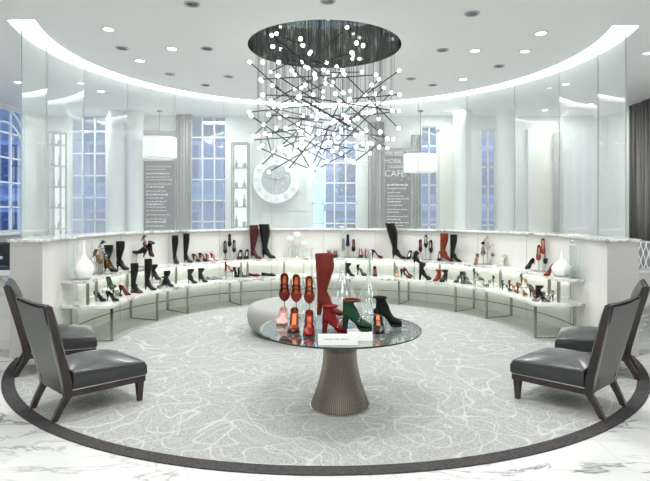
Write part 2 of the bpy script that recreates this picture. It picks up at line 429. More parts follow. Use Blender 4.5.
# ------------------------------------------------------------------ outer store
YB = 11.45
XW = 6.1
def wall_with_holes(name, axis, pos, lo_, hi_, z0, z1, holes, m, th=.15):
    # axis 'y': wall in the xz plane at y=pos; 'x': wall in the yz plane at x=pos
    cuts = sorted(set([lo_, hi_] + [h[0] for h in holes] + [h[1] for h in holes]))
    zc = sorted(set([z0, z1] + [h[2] for h in holes] + [h[3] for h in holes]))
    b_ = MB()
    for i in range(len(cuts) - 1):
        for j in range(len(zc) - 1):
            u = (cuts[i] + cuts[i + 1]) / 2; w = (zc[j] + zc[j + 1]) / 2
            if any(h[0] < u < h[1] and h[2] < w < h[3] for h in holes): continue
            du = cuts[i + 1] - cuts[i]; dz = zc[j + 1] - zc[j]
            if axis == 'y': b_.box((u, pos + th / 2, w), (du, th, dz))
            else: b_.box((pos + (th / 2 if pos > 0 else -th / 2), u, w), (th, du, dz))
    return struct(b_.build(name, m))
def X(px, y=YB): return (px - CX) / FPX * y
def Zp(py, y=YB): return S + (HY - py) / FPX * y
wins = [(X(70), X(106), .5, Zp(109)), (X(190), X(226), .5, Zp(116)), (X(312), X(357), .5, Zp(122)), (X(421), X(438), .5, Zp(126)), (X(481), X(496), .5, Zp(128))]
wall_with_holes('wall_back', 'y', YB, -XW - .15, XW + .15, 0, Z_CEIL, wins, 'white_paint')
lw = (8.3, 10.75, 1.24, 3.62)
wall_with_holes('wall_left', 'x', -XW, -6.5, YB, 0, Z_CEIL, [lw], 'white_paint')
wall_with_holes('wall_right', 'x', XW, -6.5, YB, 0, Z_CEIL, [], 'white_paint')
struct(MB().box((0, -6.55, Z_CEIL / 2), (12.4, .1, Z_CEIL)).build('wall_front', 'white_paint'))
def window(n, u0, u1, z0, z1, nc, nr, axis='y', pos=YB):
    w = empty('window_%d' % n, (0, 0, 0), kind='structure'); fr = MB()
    def bar(u, z, du, dz, dd=.05):
        if axis == 'y': fr.box((u, pos + .06, z), (du, dd, dz))
        else: fr.box((pos - .06, u, z), (dd, du, dz))
    for i in range(nc + 1): bar(u0 + (u1 - u0) * i / nc, (z0 + z1) / 2, .055 if i in (0, nc) else .03, z1 - z0)
    for j in range(nr + 1): bar((u0 + u1) / 2, z0 + (z1 - z0) * j / nr, u1 - u0, .055 if j in (0, nr) else .03)
    if axis == 'x':   # arched tracery
        for (c0, c1) in ((u0, (u0 + u1) / 2), ((u0 + u1) / 2, u1)):
            cc = (c0 + c1) / 2; rr = (c1 - c0) / 2
            for zz_ in (z1 - rr - .02, z1 - rr * 1.45):
                fr.tube([(pos - .03, cc + rr * math.cos(t), zz_ + rr * math.sin(t)) for t in frange(0, PI, 24)], .02, 6)
    fr.build('window_frame', 'window_frame', w)
    g = MB()
    if axis == 'y': g.box(((u0 + u1) / 2, pos + .06, (z0 + z1) / 2), (u1 - u0, .006, z1 - z0))
    else: g.box((pos - .06, (u0 + u1) / 2, (z0 + z1) / 2), (.006, u1 - u0, z1 - z0))
    g.build('pane', 'window_glass', w)
    s_ = MB()
    if axis == 'y': s_.box(((u0 + u1) / 2, pos - .02, z0 - .02), (u1 - u0 + .1, .14, .04))
    else: s_.box((pos + .03, (u0 + u1) / 2, z0 - .03), (.16, u1 - u0 + .1, .06))
    s_.build('window_sill', 'window_frame', w)
window(1, *wins[0], 3, 7); window(2, *wins[1], 3, 7); window(3, *wins[2], 4, 7); window(4, *wins[3], 2, 7); window(5, *wins[4], 2, 7)
window(6, *lw, 6, 5, 'x', -XW)
# buildings outside
def building(x, y, w, d, h, rz, cols, rows, label):
    b_ = empty('building', (x, y, -3), rz, label, 'building', 'buildings outside the windows')
    MB().box((0, 0, h / 2), (w, d, h)).build('wall', 'building_blue', b_)
    bd = MB()
    for r in range(rows + 1): bd.box((0, -d / 2 - .1, r * h / rows), (w + .2, .2, .25))
    bd.build('cornice', 'building_band', b_)
    for r in range(rows):
        for c in range(cols):
            xx = -w / 2 + (c + .5) * w / cols; z_ = (r + .5) * h / rows
            f = MB().box((xx, -d / 2 - .03, z_), (w / cols * .56, .08, h / rows * .66)).build('window', 'building_band', b_)
            MB().box((xx, -d / 2 - .08, z_), (w / cols * .44, .04, h / rows * .56)).build('pane', 'building_pane', f)
building(-19, 15, 16, 5, 15, PI / 2, 8, 6, 'blue tinted stone building seen through the arched window at far left')
building(-7, 23, 12, 5, 13, 0, 7, 5, 'blue grey stone building seen through the windows left of the clock')
building(6.5, 24, 13, 5, 12, 0, 7, 5, 'blue grey stone building seen through the windows right of the clock')
struct(MB().box((0, 20, -3.05), (60, 40, .1)).build('street', 'building_blue'))

# columns
for n_c, (p0, p1, y) in enumerate(((109, 126, 10.95), (127, 143, 10.95), (454, 471, 10.9), (497, 517, 10.9))):
    c = MB(); r = (X(p1, y) - X(p0, y)) / 2; cx = (X(p1, y) + X(p0, y)) / 2
    c.lathe([(r * 1.15, 0), (r * 1.15, .12), (r, .16), (r, Z_CEIL - .2), (r * 1.06, Z_CEIL - .15), (r * 1.06, Z_CEIL)], (cx, y, 0), 32)
    struct(autosmooth(c.build('column', 'white_paint')))
# curtains
def curtain(name, x0, x1, y, z0, z1, m, label, axis='y', folds=9, amp=.05, group='grey curtains by the back windows'):
    n = folds * 10; rings = []
    for i in range(n + 1):
        t = i / n; off = amp * math.sin(t * folds * 2 * PI) + amp * .3 * math.sin(t * folds * 4.7 * PI + 1)
        u = x0 + (x1 - x0) * t
        rings.append([((u, y + off, z) if axis == 'y' else (y + off, u, z)) for z in (z0, z1)])
    b_ = MB().loft(rings, (False, False), closed=False)
    o = b_.build(name, m, smooth=True); s_ = o.modifiers.new('s', 'SOLIDIFY'); s_.thickness = .012
    return tag(o, label, 'curtain', group)
curtain('curtain', X(176, 11.3), X(191, 11.3), 11.3, .03, Zp(112, 11.3), 'curtain_stripe', 'narrow grey curtain between the left menu board and the blue window', folds=5, amp=.04)
curtain('curtain', X(368, 11.3), X(384, 11.3), 11.3, .03, Zp(122, 11.3), 'curtain_stripe', 'narrow grey curtain on the left side of the CAFE menu board', folds=5, amp=.04)
curtain('curtain', X(411, 11.3), X(421, 11.3), 11.3, .03, Zp(135, 11.3), 'curtain_stripe', 'narrow grey curtain under the white drum lamp, right of the CAFE board', folds=4, amp=.04)
curtain('curtain', 8.2, 10.35, XW - .16, 1.08, Z_CEIL - .01, 'curtain_stripe', 'wide dark grey striped curtain hanging past the right end of the glass wall', 'x', 16, .045, 'side curtains')
curtain('curtain', X(553, 11.3), X(563, 11.3), 11.3, .03, Zp(132, 11.3), 'curtain_side', 'pale grey curtain beside the cream doorway', folds=4, amp=.03)
# menu boards
def board(px0, px1, py0, py1, label, big):
    y = 11.36; x0, x1 = X(px0, y), X(px1, y); z1, z0 = Zp(py0, y), .03
    b_ = empty('menu_board', ((x0 + x1) / 2, y, z0), label=label, cat='menu board')
    w = x1 - x0; h = z1 - z0
    MB().box((0, 0, h / 2), (w, .04, h)).build('panel', 'menu_black', b_)
    random.seed(5 if big else 6)
    tx = MB(); z = h - (.62 if big else .12)
    while z > 1.0:
        L = w * random.uniform(.45, .82); u = -w * .42; e_ = u + L
        th = random.choice([.018, .018, .03])
        while u < e_:
            ww = random.uniform(.03, .1); tx.box((u + ww / 2, -.022, z), (ww, .004, th)); u += ww + .02
        z -= random.choice([.06, .075, .09])
    tx.build('small_print', 'menu_text', b_)
    if big:
        for s_, zt, sz in (('MOBILE', h - .16, .135), ('CAFÉ', h - .44, .19)):
            cu = bpy.data.curves.new('lettering', 'FONT'); cu.body = s_; cu.size = sz; cu.align_x = 'CENTER'; cu.extrude = .002
            cu.materials.append(M['menu_text']); tmp = bpy.data.objects.new('tmp', cu); me_ = bpy.data.meshes.new_from_object(tmp); bpy.data.objects.remove(tmp)
            t = bpy.data.objects.new('lettering', me_); col.objects.link(t); t.parent = b_
            t.location = (-.07, -.024, zt); t.rotation_euler = (PI / 2, 0, 0)
        MB().box((0, -.022, h - .215), (w * .8, .004, .012)).box((0, -.022, h - .25), (w * .7, .004, .012)).build('rule_line', 'menu_text', b_)
        MB().box((-.03, -.14, h + .12), (w * 1.5, .04, .07)).box((-.1, -.06, h + .12), (.03, .14, .03)).box((.15, -.06, h + .12), (.03, .14, .03)).box((-.1, .01, h + .07), (.03, .02, .14)).box((.15, .01, h + .07), (.03, .02, .14)).build('hanging_rail', 'curtain_grey', b_)
    return b_
board(144, 175, 161, 231, 'black menu board with rows of small white print, beneath the left drum lamp', False)
board(385, 411, 156, 231, 'black menu board lettered MOBILE CAFE in white between grey curtains', True)
MB_ = MB().box(((X(143) + X(176)) / 2, 11.38, Zp(133)), (X(176) - X(143), .05, .08))
tag(MB_.build('curtain_rail', 'curtain_grey'), 'grey rail above the left white drum lamp on the back wall', 'rail')
# drum lamps
for p0, p1, py0, py1, lab in ((143.5, 176, 138, 158, 'white drum pendant lamp above the left menu board'), (404, 437, 154.5, 172, 'white drum pendant lamp right of the CAFE menu board')):
    y = 10.85; r = (X(p1, y) - X(p0, y)) / 2
    l_ = empty('pendant_lamp', ((X(p1, y) + X(p0, y)) / 2, y, Zp(py1, y)), label=lab, cat='lamp', group='white drum pendant lamps')
    h = Zp(py0, y) - Zp(py1, y)
    autosmooth(MB().lathe([(r, 0), (r, h), (r - .01, h), (r - .01, 0)], n=36).lathe([(.01, .02), (r - .01, .02)], n=36).build('lamp_shade', 'lamp_white', l_))
    MB().tube([(0, 0, h * .5), (0, 0, Z_CEIL - l_.location.z)], .008, 6).build('cord', 'rod_metal', l_)
    MB().lathe([(.06, Z_CEIL - l_.location.z - .02), (.06, Z_CEIL - l_.location.z), (.001, Z_CEIL - l_.location.z)], n=20).build('ceiling_cap', 'rod_metal', l_)
# bottle shelves
def etagere(p0, p1, py0, lab, seed, lit=False):
    y = 11.22; x0, x1 = X(p0, y), X(p1, y); z1 = Zp(py0, y); z0 = .0; zs = [Zp(v, y) for v in ((168, 188, 207, 227) if not lit else (145, 166, 187, 208, 229))]
    e = empty('shelf_unit', ((x0 + x1) / 2, y, 0), label=lab, cat='shelf unit'); w = x1 - x0
    fr = MB()
    for sx in (-1, 1):
        for dy in (-.12, .12): fr.box((sx * (w / 2 - .015), dy, z1 / 2), (.03, .03, z1))
    fr.box((0, -.12, z1 - .015), (w, .03, .03)).box((0, .12, z1 - .015), (w, .03, .03)); fr.build('frame', 'steel_frame', e)
    for z in zs + [.6]: MB().box((0, 0, z), (w - .02, .27, .02)).build('shelf', 'steel_frame', e)
    MB().box((0, .14, (z1 + .6) / 2), (w - .04, .01, z1 - .6)).build('back_panel', 'backlit' , e)
    rn = random.Random(seed)
    places = ['top', 'second', 'third', 'fourth', 'fifth']
    for j, z in enumerate(zs):
        for q in range(2):
            hh = rn.uniform(.16, .26); r = rn.uniform(.028, .04)
            prof = [(.001, 0), (r, 0), (r, hh * .55), (r * .35, hh * .72), (r * .35, hh), (.001, hh)]
            if (j + q) % 3 == 1: prof = [(.001, 0), (r * 1.2, 0), (r * 1.3, hh * .45), (r * .5, hh * .5), (.001, hh * .52)]
            b_ = MB().lathe(prof, n=12).build('bottle', 'bottle_glass', smooth=True)
            b_.location = (e.location.x + (-.5 + q) * w * .45, y - .02, z + .0101)
            tag(b_, '%s small bottle on the %s shelf of the %s' % (('left' if q == 0 else 'right'), places[j], 'steel shelf unit left of the clock' if not lit else 'backlit shelf unit in the left corner'), 'bottle', 'bottles on the ' + ('open' if not lit else 'backlit') + ' shelf unit')
etagere(232, 249, 143, 'open steel shelf unit with bottles left of the round clock', 3)
etagere(50, 64, 132, 'backlit shelf unit with bottles in the left rear corner behind glass', 8, True)
# clock
y = 11.30; ck = empty('wall_clock', (X(276.5, y), y, Zp(180, y)), rot=(PI / 2, 0, 0), label='large round clock with wide white ring of dial marks on the back wall', cat='clock')
r = 24 / FPX * y
autosmooth(MB().lathe([(r * .62, .0), (r, .0), (r, .05), (r * .96, .07), (r * .62, .07), (r * .62, 0)], n=64).build('dial_ring', 'clock_ring', ck))
MB().lathe([(.001, .05), (r * .62, .05)], n=48).build('dial', 'clock_face', ck)
mk = MB()
for k in range(12):
    a = k * PI / 6
    for dd in ((-.03, 0, .03) if k % 3 else (-.02, .02)):
        c_ = Vector((math.cos(a) * r * .8, math.sin(a) * r * .8, .072)) + Vector((-math.sin(a), math.cos(a), 0)) * dd
        mk.box(c_, (r * .2, .008, .004), a)
mk.build('numeral', 'mark_grey', ck)
for a, L in ((2.9, r * .52), (.25, r * .36)):
    MB().box((math.cos(a) * L / 2, math.sin(a) * L / 2, .062), (L, .02, .008), a).build('hand', 'mark_grey', ck)
MB().lathe([(.001, 0), (.03, 0), (.03, .07), (.001, .07)], n=16).build('hub', 'mark_grey', ck)
bd_ = MB()
for px in (252, 262, 298, 306): bd_.box((X(px), YB - .012, 1.9), (.03, .024, 3.0))
for py in (210, 192): bd_.box(((X(252) + X(306)) / 2, YB - .012, Zp(py)), (X(306) - X(252), .024, .03))
struct(bd_.build('trim_2', 'white_paint'))
# cream doorway
dr = empty('door_1', (X(541), YB, 0), kind='structure'); w = X(552) - X(531); h = Zp(134)
MB().box((0, -.03, h / 2), (w, .05, h)).build('door_leaf', 'cream', dr)
MB().box((-w / 2 - .04, -.04, h / 2), (.08, .08, h)).box((w / 2 + .04, -.04, h / 2), (.08, .08, h)).box((0, -.04, h + .05), (w + .16, .08, .1)).build('door_frame', 'window_frame', dr)
MB().sphere((w / 2 - .08, -.08, 1.0), .03).build('door_handle', 'steel_frame', dr)
dr = empty('door_2', (X(446), YB, 0), kind='structure'); w = X(455) - X(441); h = Zp(130)
MB().box((0, -.03, h / 2), (w, .05, h)).build('door_leaf', 'cream', dr)
MB().box((0, -.04, h + .05), (w + .16, .08, .1)).build('door_frame', 'window_frame', dr)

# marble low walls flanking the salon and what stands behind them
for sx, side, zt in ((-1, 'left', .9), (1, 'right', .93)):
    b_ = MB().box((sx * 4.83, 6.35, (zt - .03) / 2), (2.5, .25, zt - .03))
    struct(b_.build('wall_low_' + side, 'wall_marble'))
    struct(MB().box((sx * 4.83, 6.33, zt - .015), (2.54, .33, .03)).build('trim_%d' % (3 if sx < 0 else 4), 'shelf_marble'))
    struct(MB().box((sx * 4.83, 6.215, .05), (2.5, .02, .1)).build('baseboard_' + side, 'wall_marble'))
so = empty('sofa', (-5.4, 9.1, 0), label='dark blue sofa under the arched window at far left', cat='sofa')
bevel(MB().box((0, 0, .35), (.9, 1.9, .5)).build('seat', 'sofa_dark', so), .04, 3)
bevel(MB().box((-.35, 0, .72), (.22, 1.9, .72)).build('backrest', 'sofa_dark', so), .04, 3)
for s_ in (-1, 1): bevel(MB().box((0, s_ * .88, .55), (.9, .16, .45)).build('armrest', 'sofa_dark', so), .03, 3)
for a in (-1, 1):
    for b2 in (-1, 1): MB().box((a * .38, b2 * .85, .05), (.05, .05, .1)).build('leg', 'wood_dark', so)
sd = empty('side_table', (-5.05, 7.75, 0), label='pale round side table in front of the dark sofa', cat='table')
MB().lathe([(.001, .92), (.28, .92), (.28, .95), (.001, .95)], n=28).build('table_top', 'table_pale', sd)
MB().lathe([(.18, 0), (.18, .02), (.03, .04), (.03, .92)], n=20).build('pedestal', 'table_pale', sd)
bq = empty('banquette', (5.62, 9.0, 0), label='banquette with grey and white ogee lattice fabric below the dark striped curtain', cat='banquette')
bevel(MB().box((-.12, 0, .56), (.3, 2.6, 1.1)).build('backrest', 'lattice', bq), .02)
bevel(MB().box((-.52, 0, .26), (.5, 2.6, .42)).build('seat', 'sofa_dark', bq), .03)
MB().box((-.3, 0, .03), (.7, 2.5, .06)).build('plinth', 'plinth_dark', bq)

# ------------------------------------------------------------------ chandelier
ch = empty('chandelier', (CH[0], CH[1], Z_CEIL), label='big chandelier of crossed thin rods tipped with glowing bulbs, hung from the round ceiling recess', cat='chandelier')
RZ = .28
rec = struct(MB().lathe([(R_CH, 0), (R_CH, RZ)], (CH[0], CH[1], Z_CEIL), 96).build('trim_5', 'chrome'))
MB().lathe([(.001, RZ), (R_CH, RZ)], n=96).build('mirror_plate', 'dark_mirror', ch)
rn = random.Random(21)
rods = []; bulbs = []
for k in range(76):
    lowb = rn.random() < .5
    rr = (R_CH - .14) * math.sqrt(rn.random()); th = rn.uniform(0, 2 * PI)
    cx_, cy_ = rr * math.cos(th), rr * math.sin(th)
    z_ = rn.uniform(-1.45, -.8) if lowb else rn.uniform(-1.0, -.02)
    L = rn.uniform(.5, 1.15); az = rn.uniform(0, PI); el = rn.choice([rn.uniform(-.35, .35), rn.uniform(-.45, .45), rn.uniform(-.3, .3), rn.uniform(.4, .9), rn.uniform(-.9, -.4)])
    d = Vector((math.cos(az) * math.cos(el), math.sin(az) * math.cos(el), math.sin(el)))
    p = Vector((cx_, cy_, z_)) - d * L / 2; q = p + d * L
    for e_ in (p, q):
        m_ = math.hypot(e_.x, e_.y)
        if m_ > R_CH * .97: e_.x *= R_CH * .97 / m_; e_.y *= R_CH * .97 / m_
        e_.z = max(-1.53, min(.12, e_.z))
    rods.append((p, q))
restw = MB()
for k, (p, q) in enumerate(rods):
    MB().tube([p, q], .0075, 6).build('rod', 'rod_metal', ch)
    for t in (.12, .88):
        a = p.lerp(q, t)
        if k < 50: MB().tube([a, (a.x, a.y, RZ)], .0019, 4).build('wire', 'wire', ch)
        else: restw.tube([a, (a.x, a.y, RZ)], .0019, 4)
    bulbs.append((p, (p - q).normalized())); bulbs.append((q, (q - p).normalized()))
    if k % 6 == 0:
        m_ = p.lerp(q, .5); bulbs.append((m_ + Vector((0, 0, .018)), Vector((0, 0, 1))))
for k in range(30):
    rr = (R_CH - .1) * math.sqrt(rn.random()); th = rn.uniform(0, 2 * PI); z_ = rn.uniform(-1.35, -.05)
    a = Vector((rr * math.cos(th), rr * math.sin(th), z_)); bulbs.append((a, Vector((0, 0, -1))))
    restw.tube([a, (a.x, a.y, RZ)], .0019, 4)
tag(restw.build('wire', 'wire', ch), kind='stuff')
bulbs.sort(key=lambda b_: b_[0].y)
bme = MB().sphere((0, 0, 0), .0225, 12, 8, 1.15).mesh('bulb', 'bulb_glow', True)
restb = MB()
for k, (p, d) in enumerate(bulbs):
    if k < 100:
        o = bpy.data.objects.new('bulb', bme); col.objects.link(o); o.parent = ch; o.location = p + d * .012
        o.rotation_euler = d.to_track_quat('Z', 'Y').to_euler()
    else: restb.sphere(p + d * .012, .0225, 10, 6)
tag(restb.build('bulb', 'bulb_glow', ch, True), kind='stuff')

# downlights
DL = [(108.5, 29, 1), (192, 4, 0), (122, 48, 0), (140, 60.5, 1), (172, 48.5, 1), (207, 48.5, 0), (170, 74, 0), (205.5, 85, 0), (81, 83, 1),
      (472, 13.5, 0), (541, 33, 1), (442.5, 50, 0), (475, 50.5, 1), (525, 51, 1), (499, 66, 0), (463, 79, 1), (432.5, 85, 0), (648, 53, 1),
      (328, 1, 0), (228.6, 76.5, 0), (411, 78.6, 0), (566, 84, 1), (591, 104, 1), (545, 110, 1), (18, 82, 1), (101, 91, 1), (62, 100, 1)]
names = {(108.5, 29): 'lit ceiling downlight nearest the left end of the light cove', (192, 4): 'dark ceiling downlight at the top edge, left of the chandelier', (122, 48): 'dark downlight just behind the leftmost lit one',
 (140, 60.5): 'lit downlight inside the curve of the cove, left side', (172, 48.5): 'lit downlight between two dark ones, left of the chandelier', (207, 48.5): 'dark downlight closest to the left rim of the recess',
 (170, 74): 'dark downlight near the cove, left rear', (205.5, 85): 'small dark downlight near the cove, below left of the chandelier recess', (81, 83): 'lit downlight outside the cove, seen through left glass',
 (472, 13.5): 'large dark downlight right of the chandelier near the top edge', (541, 33): 'lit downlight nearest the right end of the cove', (442.5, 50): 'dark downlight closest to the right rim of the recess',
 (475, 50.5): 'lit downlight right of the dark one beside the recess', (525, 51): 'lit downlight in the middle of the right ceiling', (499, 66): 'dim downlight inside the cove, right side',
 (463, 79): 'small lit downlight near the cove, right rear', (432.5, 85): 'small dark downlight by the cove right of the chandelier', (648, 53): 'lit downlight at the far right edge, outside the cove',
 (328, 1): 'dark downlight at the top edge right above the chandelier recess', (228.6, 76.5): 'dark downlight below the left tip of the recess', (411, 78.6): 'dark downlight below the right tip of the recess',
 (566, 84): 'lit downlight beyond the right glass, nearer one', (591, 104): 'lit downlight beyond the rightmost glass panel', (545, 110): 'lit downlight beyond the right glass, farthest one',
 (18, 82): 'lit downlight above the arched left window', (101, 91): 'lit downlight beyond the left glass, farther one', (62, 100): 'lit downlight above the backlit shelf unit'}
for px, py, lit in DL:
    D = FPX * (Z_CEIL - S) / (HY - py); p = Vector(((px - CX) / FPX * D, D, Z_CEIL))
    e = empty('downlight', p, label=names[(px, py)], cat='ceiling light', group='recessed ceiling downlights')
    autosmooth(MB().lathe([(.055, -.002), (.062, -.01), (.078, -.008), (.08, 0)], n=24).build('trim_ring', 'trim_ring' if not lit else 'white_paint', e))
    MB().lathe([(.001, -.003), (.056, -.003)], n=24).build('lens', 'lens_lit' if lit else 'lens_off', e)

# ------------------------------------------------------------------ chairs
def make_chair(label):
    t = empty('lounge_chair', (0, 0, 0), label=label, cat='chair', group='grey leather lounge chairs')
    # seat cushion
    bm = bmesh.new(); bmesh.ops.create_cube(bm, size=1)
    for v in bm.verts:
        v.co.x = .35 if v.co.x > 0 else -.235
        w = .315 if v.co.x > 0 else .25
        v.co.y = w if v.co.y > 0 else -w
        v.co.z = (.335 if v.co.x > 0 else .36) if v.co.z > 0 else .215
    bmesh.ops.subdivide_edges(bm, edges=bm.edges, cuts=5, use_grid_fill=True)
    for v in bm.verts:
        u = (v.co.x - .0575) / .2925; w = v.co.y / (.25 + (v.co.x + .235) / .61 * .065)
        if v.co.z > .3: v.co.z += .068 * (1 - abs(u) ** 2.4) * (1 - abs(w) ** 2.4)
        if .22 < v.co.z < .3:
            if abs(abs(w) - 1) < .02: v.co.y *= 1.03
            if abs(u - 1) < .02: v.co.x += .012
    me = bpy.data.meshes.new('seat_cushion'); bm.to_mesh(me); bm.free(); me.materials.append(M['chair_leather'])
    for p in me.polygons: p.use_smooth = True
    o = bpy.data.objects.new('seat_cushion', me); col.objects.link(o); o.parent = t
    m = o.modifiers.new('b', 'BEVEL'); m.width = .028; m.segments = 4; m.limit_method = 'ANGLE'; m.angle_limit = R_(50)
    # rail under the seat
    rl = MB().loft([[(-.25, s * (.24), z) if False else p for p in ((-.245, -.245, z), (.35, -.305, z), (.35, .305, z), (-.245, .245, z))] for z, s in ((.165, 1), (.216, 1))])
    bevel(rl.build('seat_rail', 'chair_wood', t), .004)
    nb = MB()
    for a, b_ in (((-.24, -.25), (.353, -.31)), ((.353, -.31), (.353, .31)), ((.353, .31), (-.24, .25))):
        nb.tube([(a[0], a[1], .219), (b_[0], b_[1], .219)], .004, 5)
    nb.build('piping', 'stitch', t)
    for s in (-1, 1):
        MB().loft([[(x + .315 + dx, s * (.265) + yy, z) for x, yy in ((-r, -r), (r, -r), (r, r), (-r, r))] for z, r, dx in ((0, .017, .0), (.19, .03, -.002))]).build('front_leg', 'chair_wood', t)
        # rear leg and back post in one run of wood
        rg = []
        for z, x, yy, wx, wy in ((0, -.36, .215, .023, .019), (.08, -.322, .222, .026, .019), (.18, -.262, .235, .032, .02), (.30, -.278, .245, .033, .02), (.5, -.330, .262, .029, .019), (.7, -.383, .283, .026, .018), (.86, -.425, .298, .022, .017), (.902, -.436, .302, .018, .016)):
            rg.append([(x + a * wx, s * yy + b_ * wy, z) for a, b_ in ((-1, -1), (1, -1), (1, 1), (-1, 1))])
        bevel(MB().loft(rg).build('back_post', 'chair_wood', t), .003)
        nb = MB().tube([(x - .0, s * (yy - .021), z) for z, x, yy in ((.2, -.293, .236), (.3, -.311, .245), (.5, -.360, .262), (.7, -.410, .283), (.88, -.453, .299))], .0035, 5)
        nb.build('piping', 'stitch', t)
    # backrest: grid loft front and rear
    def back(x_off, th, z0, z1, bulge, nm, inset, crown):
        NZ, NY = 14, 12; f = []; r_ = []
        for i in range(NZ + 1):
            v = i / NZ; z = z0 + (z1 - z0) * v
            xc = -.262 - .258 * max(0, z - .22) + x_off; hw = .232 + max(0, z - .3) * .098 + (z - .2) * .02 - inset
            for j in range(NY + 1):
                u = -1 + 2 * j / NY
                zz_ = z + (crown * (u * u) - crown) * v ** 4
                e = (1 - abs(u) ** 4) * (1 - abs(2 * v - 1) ** 6)
                f.append((xc + th / 2 + bulge * e, u * hw, zz_)); r_.append((xc - th / 2, u * hw, zz_))
        n1 = NY + 1; fs = []; off = len(f)
        for i in range(NZ):
            for j in range(NY):
                a = i * n1 + j; fs.append((a, a + 1, a + n1 + 1, a + n1)); fs.append((off + a, off + a + n1, off + a + n1 + 1, off + a + 1))
        for i in range(NZ):
            for j in (0, NY):
                a = i * n1 + j; fs.append((a, a + n1, off + a + n1, off + a))
        for j in range(NY):
            for i in (0, NZ):
                a = i * n1 + j; fs.append((a, a + 1, off + a + 1, off + a))
        b_ = MB().add(f + r_, fs).build(nm, 'chair_leather', t)
        autosmooth(b_, 50); return b_
    bevel(back(.028, .03, .20, .895, .045, 'backrest', .018, .012), .01, 3)
    back(-.008, .04, .185, .885, 0, 'back_panel', .018, .012)
    tr = MB().tube([(-.431, u * .30, .888 + .010 * u * u) for u in frange(-1, 1, 13)], .013, 6)
    tr.build('top_rail', 'chair_wood', t)
    return t
chairs = [(-1.988, 4.44, 48, 'grey leather lounge chair front left, its back to the viewer, dark wood legs'),
          (-2.79, 5.50, 28, 'grey leather lounge chair behind the front left one, beside the wall end'),
          (2.054, 4.49, 132, 'grey leather lounge chair front right, nailed back and brown wood legs'),
          (2.76, 5.42, 152, 'grey leather lounge chair behind the front right one, beside the wall end')]
c0 = make_chair(chairs[0][3])
def copy_tree(o, parent=None):
    c = o.copy(); col.objects.link(c); c.parent = parent
    for chd in o.children: copy_tree(chd, c)
    return c
for i, (x, y, a, lab) in enumerate(chairs):
    t = c0 if i == 0 else copy_tree(c0)
    t.location = (x, y, .0108); t.rotation_euler = (0, 0, R_(a)); t['label'] = lab

# ottoman and table
ot = empty('ottoman', (-.28, 7.14, .011), label='round pale grey upholstered ottoman behind the glass table', cat='ottoman')
RO = .775
autosmooth(MB().lathe([(RO - .13, .035), (RO - .06, .06), (RO - .015, .14), (RO, .23), (RO - .01, .31), (RO - .04, .355), (RO - .1, .375), (RO - .3, .385), (.001, .388)], n=64).build('cushion', 'ottoman_fabric', ot), 60)
MB().lathe([(.001, 0), (RO - .16, 0), (RO - .16, .045), (.001, .045)], n=48).build('plinth', 'plinth_dark', ot)
TX, TY, TZ = .117, 2.735 * S, .41 * S
tb = empty('side_table', (TX, TY, .0108), label='round glass-topped table on a flared wire pedestal displaying shoes in the centre', cat='table')
tb.name = 'glass_table'
TZ0 = TZ - .0108
MB().lathe([(.001, TZ0 - .014), (.657, TZ0 - .014), (.657, TZ0), (.001, TZ0)], n=96).build('table_top', 'table_glass', tb)
MB().lathe([(.6575, TZ0 - .0135), (.6645, TZ0 - .012), (.6645, TZ0 - .002), (.6575, TZ0 - .0005)], n=96).build('glass_rim', 'table_edge', tb)
def ped(z):   # radius profile
    t = z / (TZ0 - .02)
    return .245 - .11 * math.sin(min(1, t / .72) * PI / 2) ** 1.0 + (.09 * ((t - .72) / .28) ** 2 if t > .72 else 0)
NR = 88
wr = MB()
for k in range(NR):
    a = k * 2 * PI / NR
    wr.tube([(ped(z) * math.cos(a), ped(z) * math.sin(a), z) for z in frange(.008, TZ0 - .016, 12)], .0032, 5, False)
tag(wr.build('wire_cage', 'bronze_rod', tb))
MB().lathe([(ped(z) - .03, z) for z in frange(.01, TZ0 - .03, 12)], n=48).build('inner_cage', 'bronze', tb, True)
for z in (.05, .2, .38, .52):
    MB().tube([((ped(z) - .006) * math.cos(t), (ped(z) - .006) * math.sin(t), z) for t in frange(0, 2 * PI, 49)], .004, 5, False).build('hoop', 'bronze', tb)
MB().lathe([(.001, 0), (.252, 0), (.252, .012), (.001, .012)], n=64).build('base_ring', 'chrome', tb)

# ------------------------------------------------------------------ shoes
def interp(tab, s):
    for (a, va), (b_, vb) in zip(tab, tab[1:]):
        if s <= b_:
            t = (s - a) / (b_ - a); return va + (vb - va) * t
    return tab[-1][1]
def zb(s, zh):
    t = max(0, min(1, (s - .2) / .5)); return zh * (1 - t * t * (3 - 2 * t)) + .006 * max(0, (s - .8) / .2) ** 2
HW = [(0, .018), (.04, .025), (.12, .028), (.3, .024), (.5, .028), (.68, .038), (.82, .033), (.93, .020), (1, .004)]
HWR = [(0, .018), (.04, .026), (.12, .029), (.3, .026), (.5, .031), (.68, .040), (.82, .040), (.93, .032), (1, .012)]
def part_sole(k, L, zh, pf, rnd=False):
    tab = HWR if rnd else HW; rings = []
    for s in frange(0, 1, 17):
        w = interp(tab, s) * k * 1.04; x = (s - .5) * L; z = zb(s, zh); low = z if pf == 0 else z
        zl = z + 0; pz = pf * min(1, max(0, (s - .45) / .15)) if zh > .03 else pf
        rings.append([(x, -w, zl + pf - pz), (x, w, zl + pf - pz), (x, w, zl + pf + .004), (x, -w, zl + pf + .004)])
    return MB().loft(rings)
def part_insole(k, L, zh, pf, s1=.8):
    rings = []
    for s in frange(.02, s1, 12):
        w = interp(HW, s) * k * .86; x = (s - .5) * L; z = zb(s, zh) + pf + .0045
        rings.append([(x, -w, z), (x, w, z), (x, w, z + .0022), (x, -w, z + .0022)])
    return MB().loft(rings)
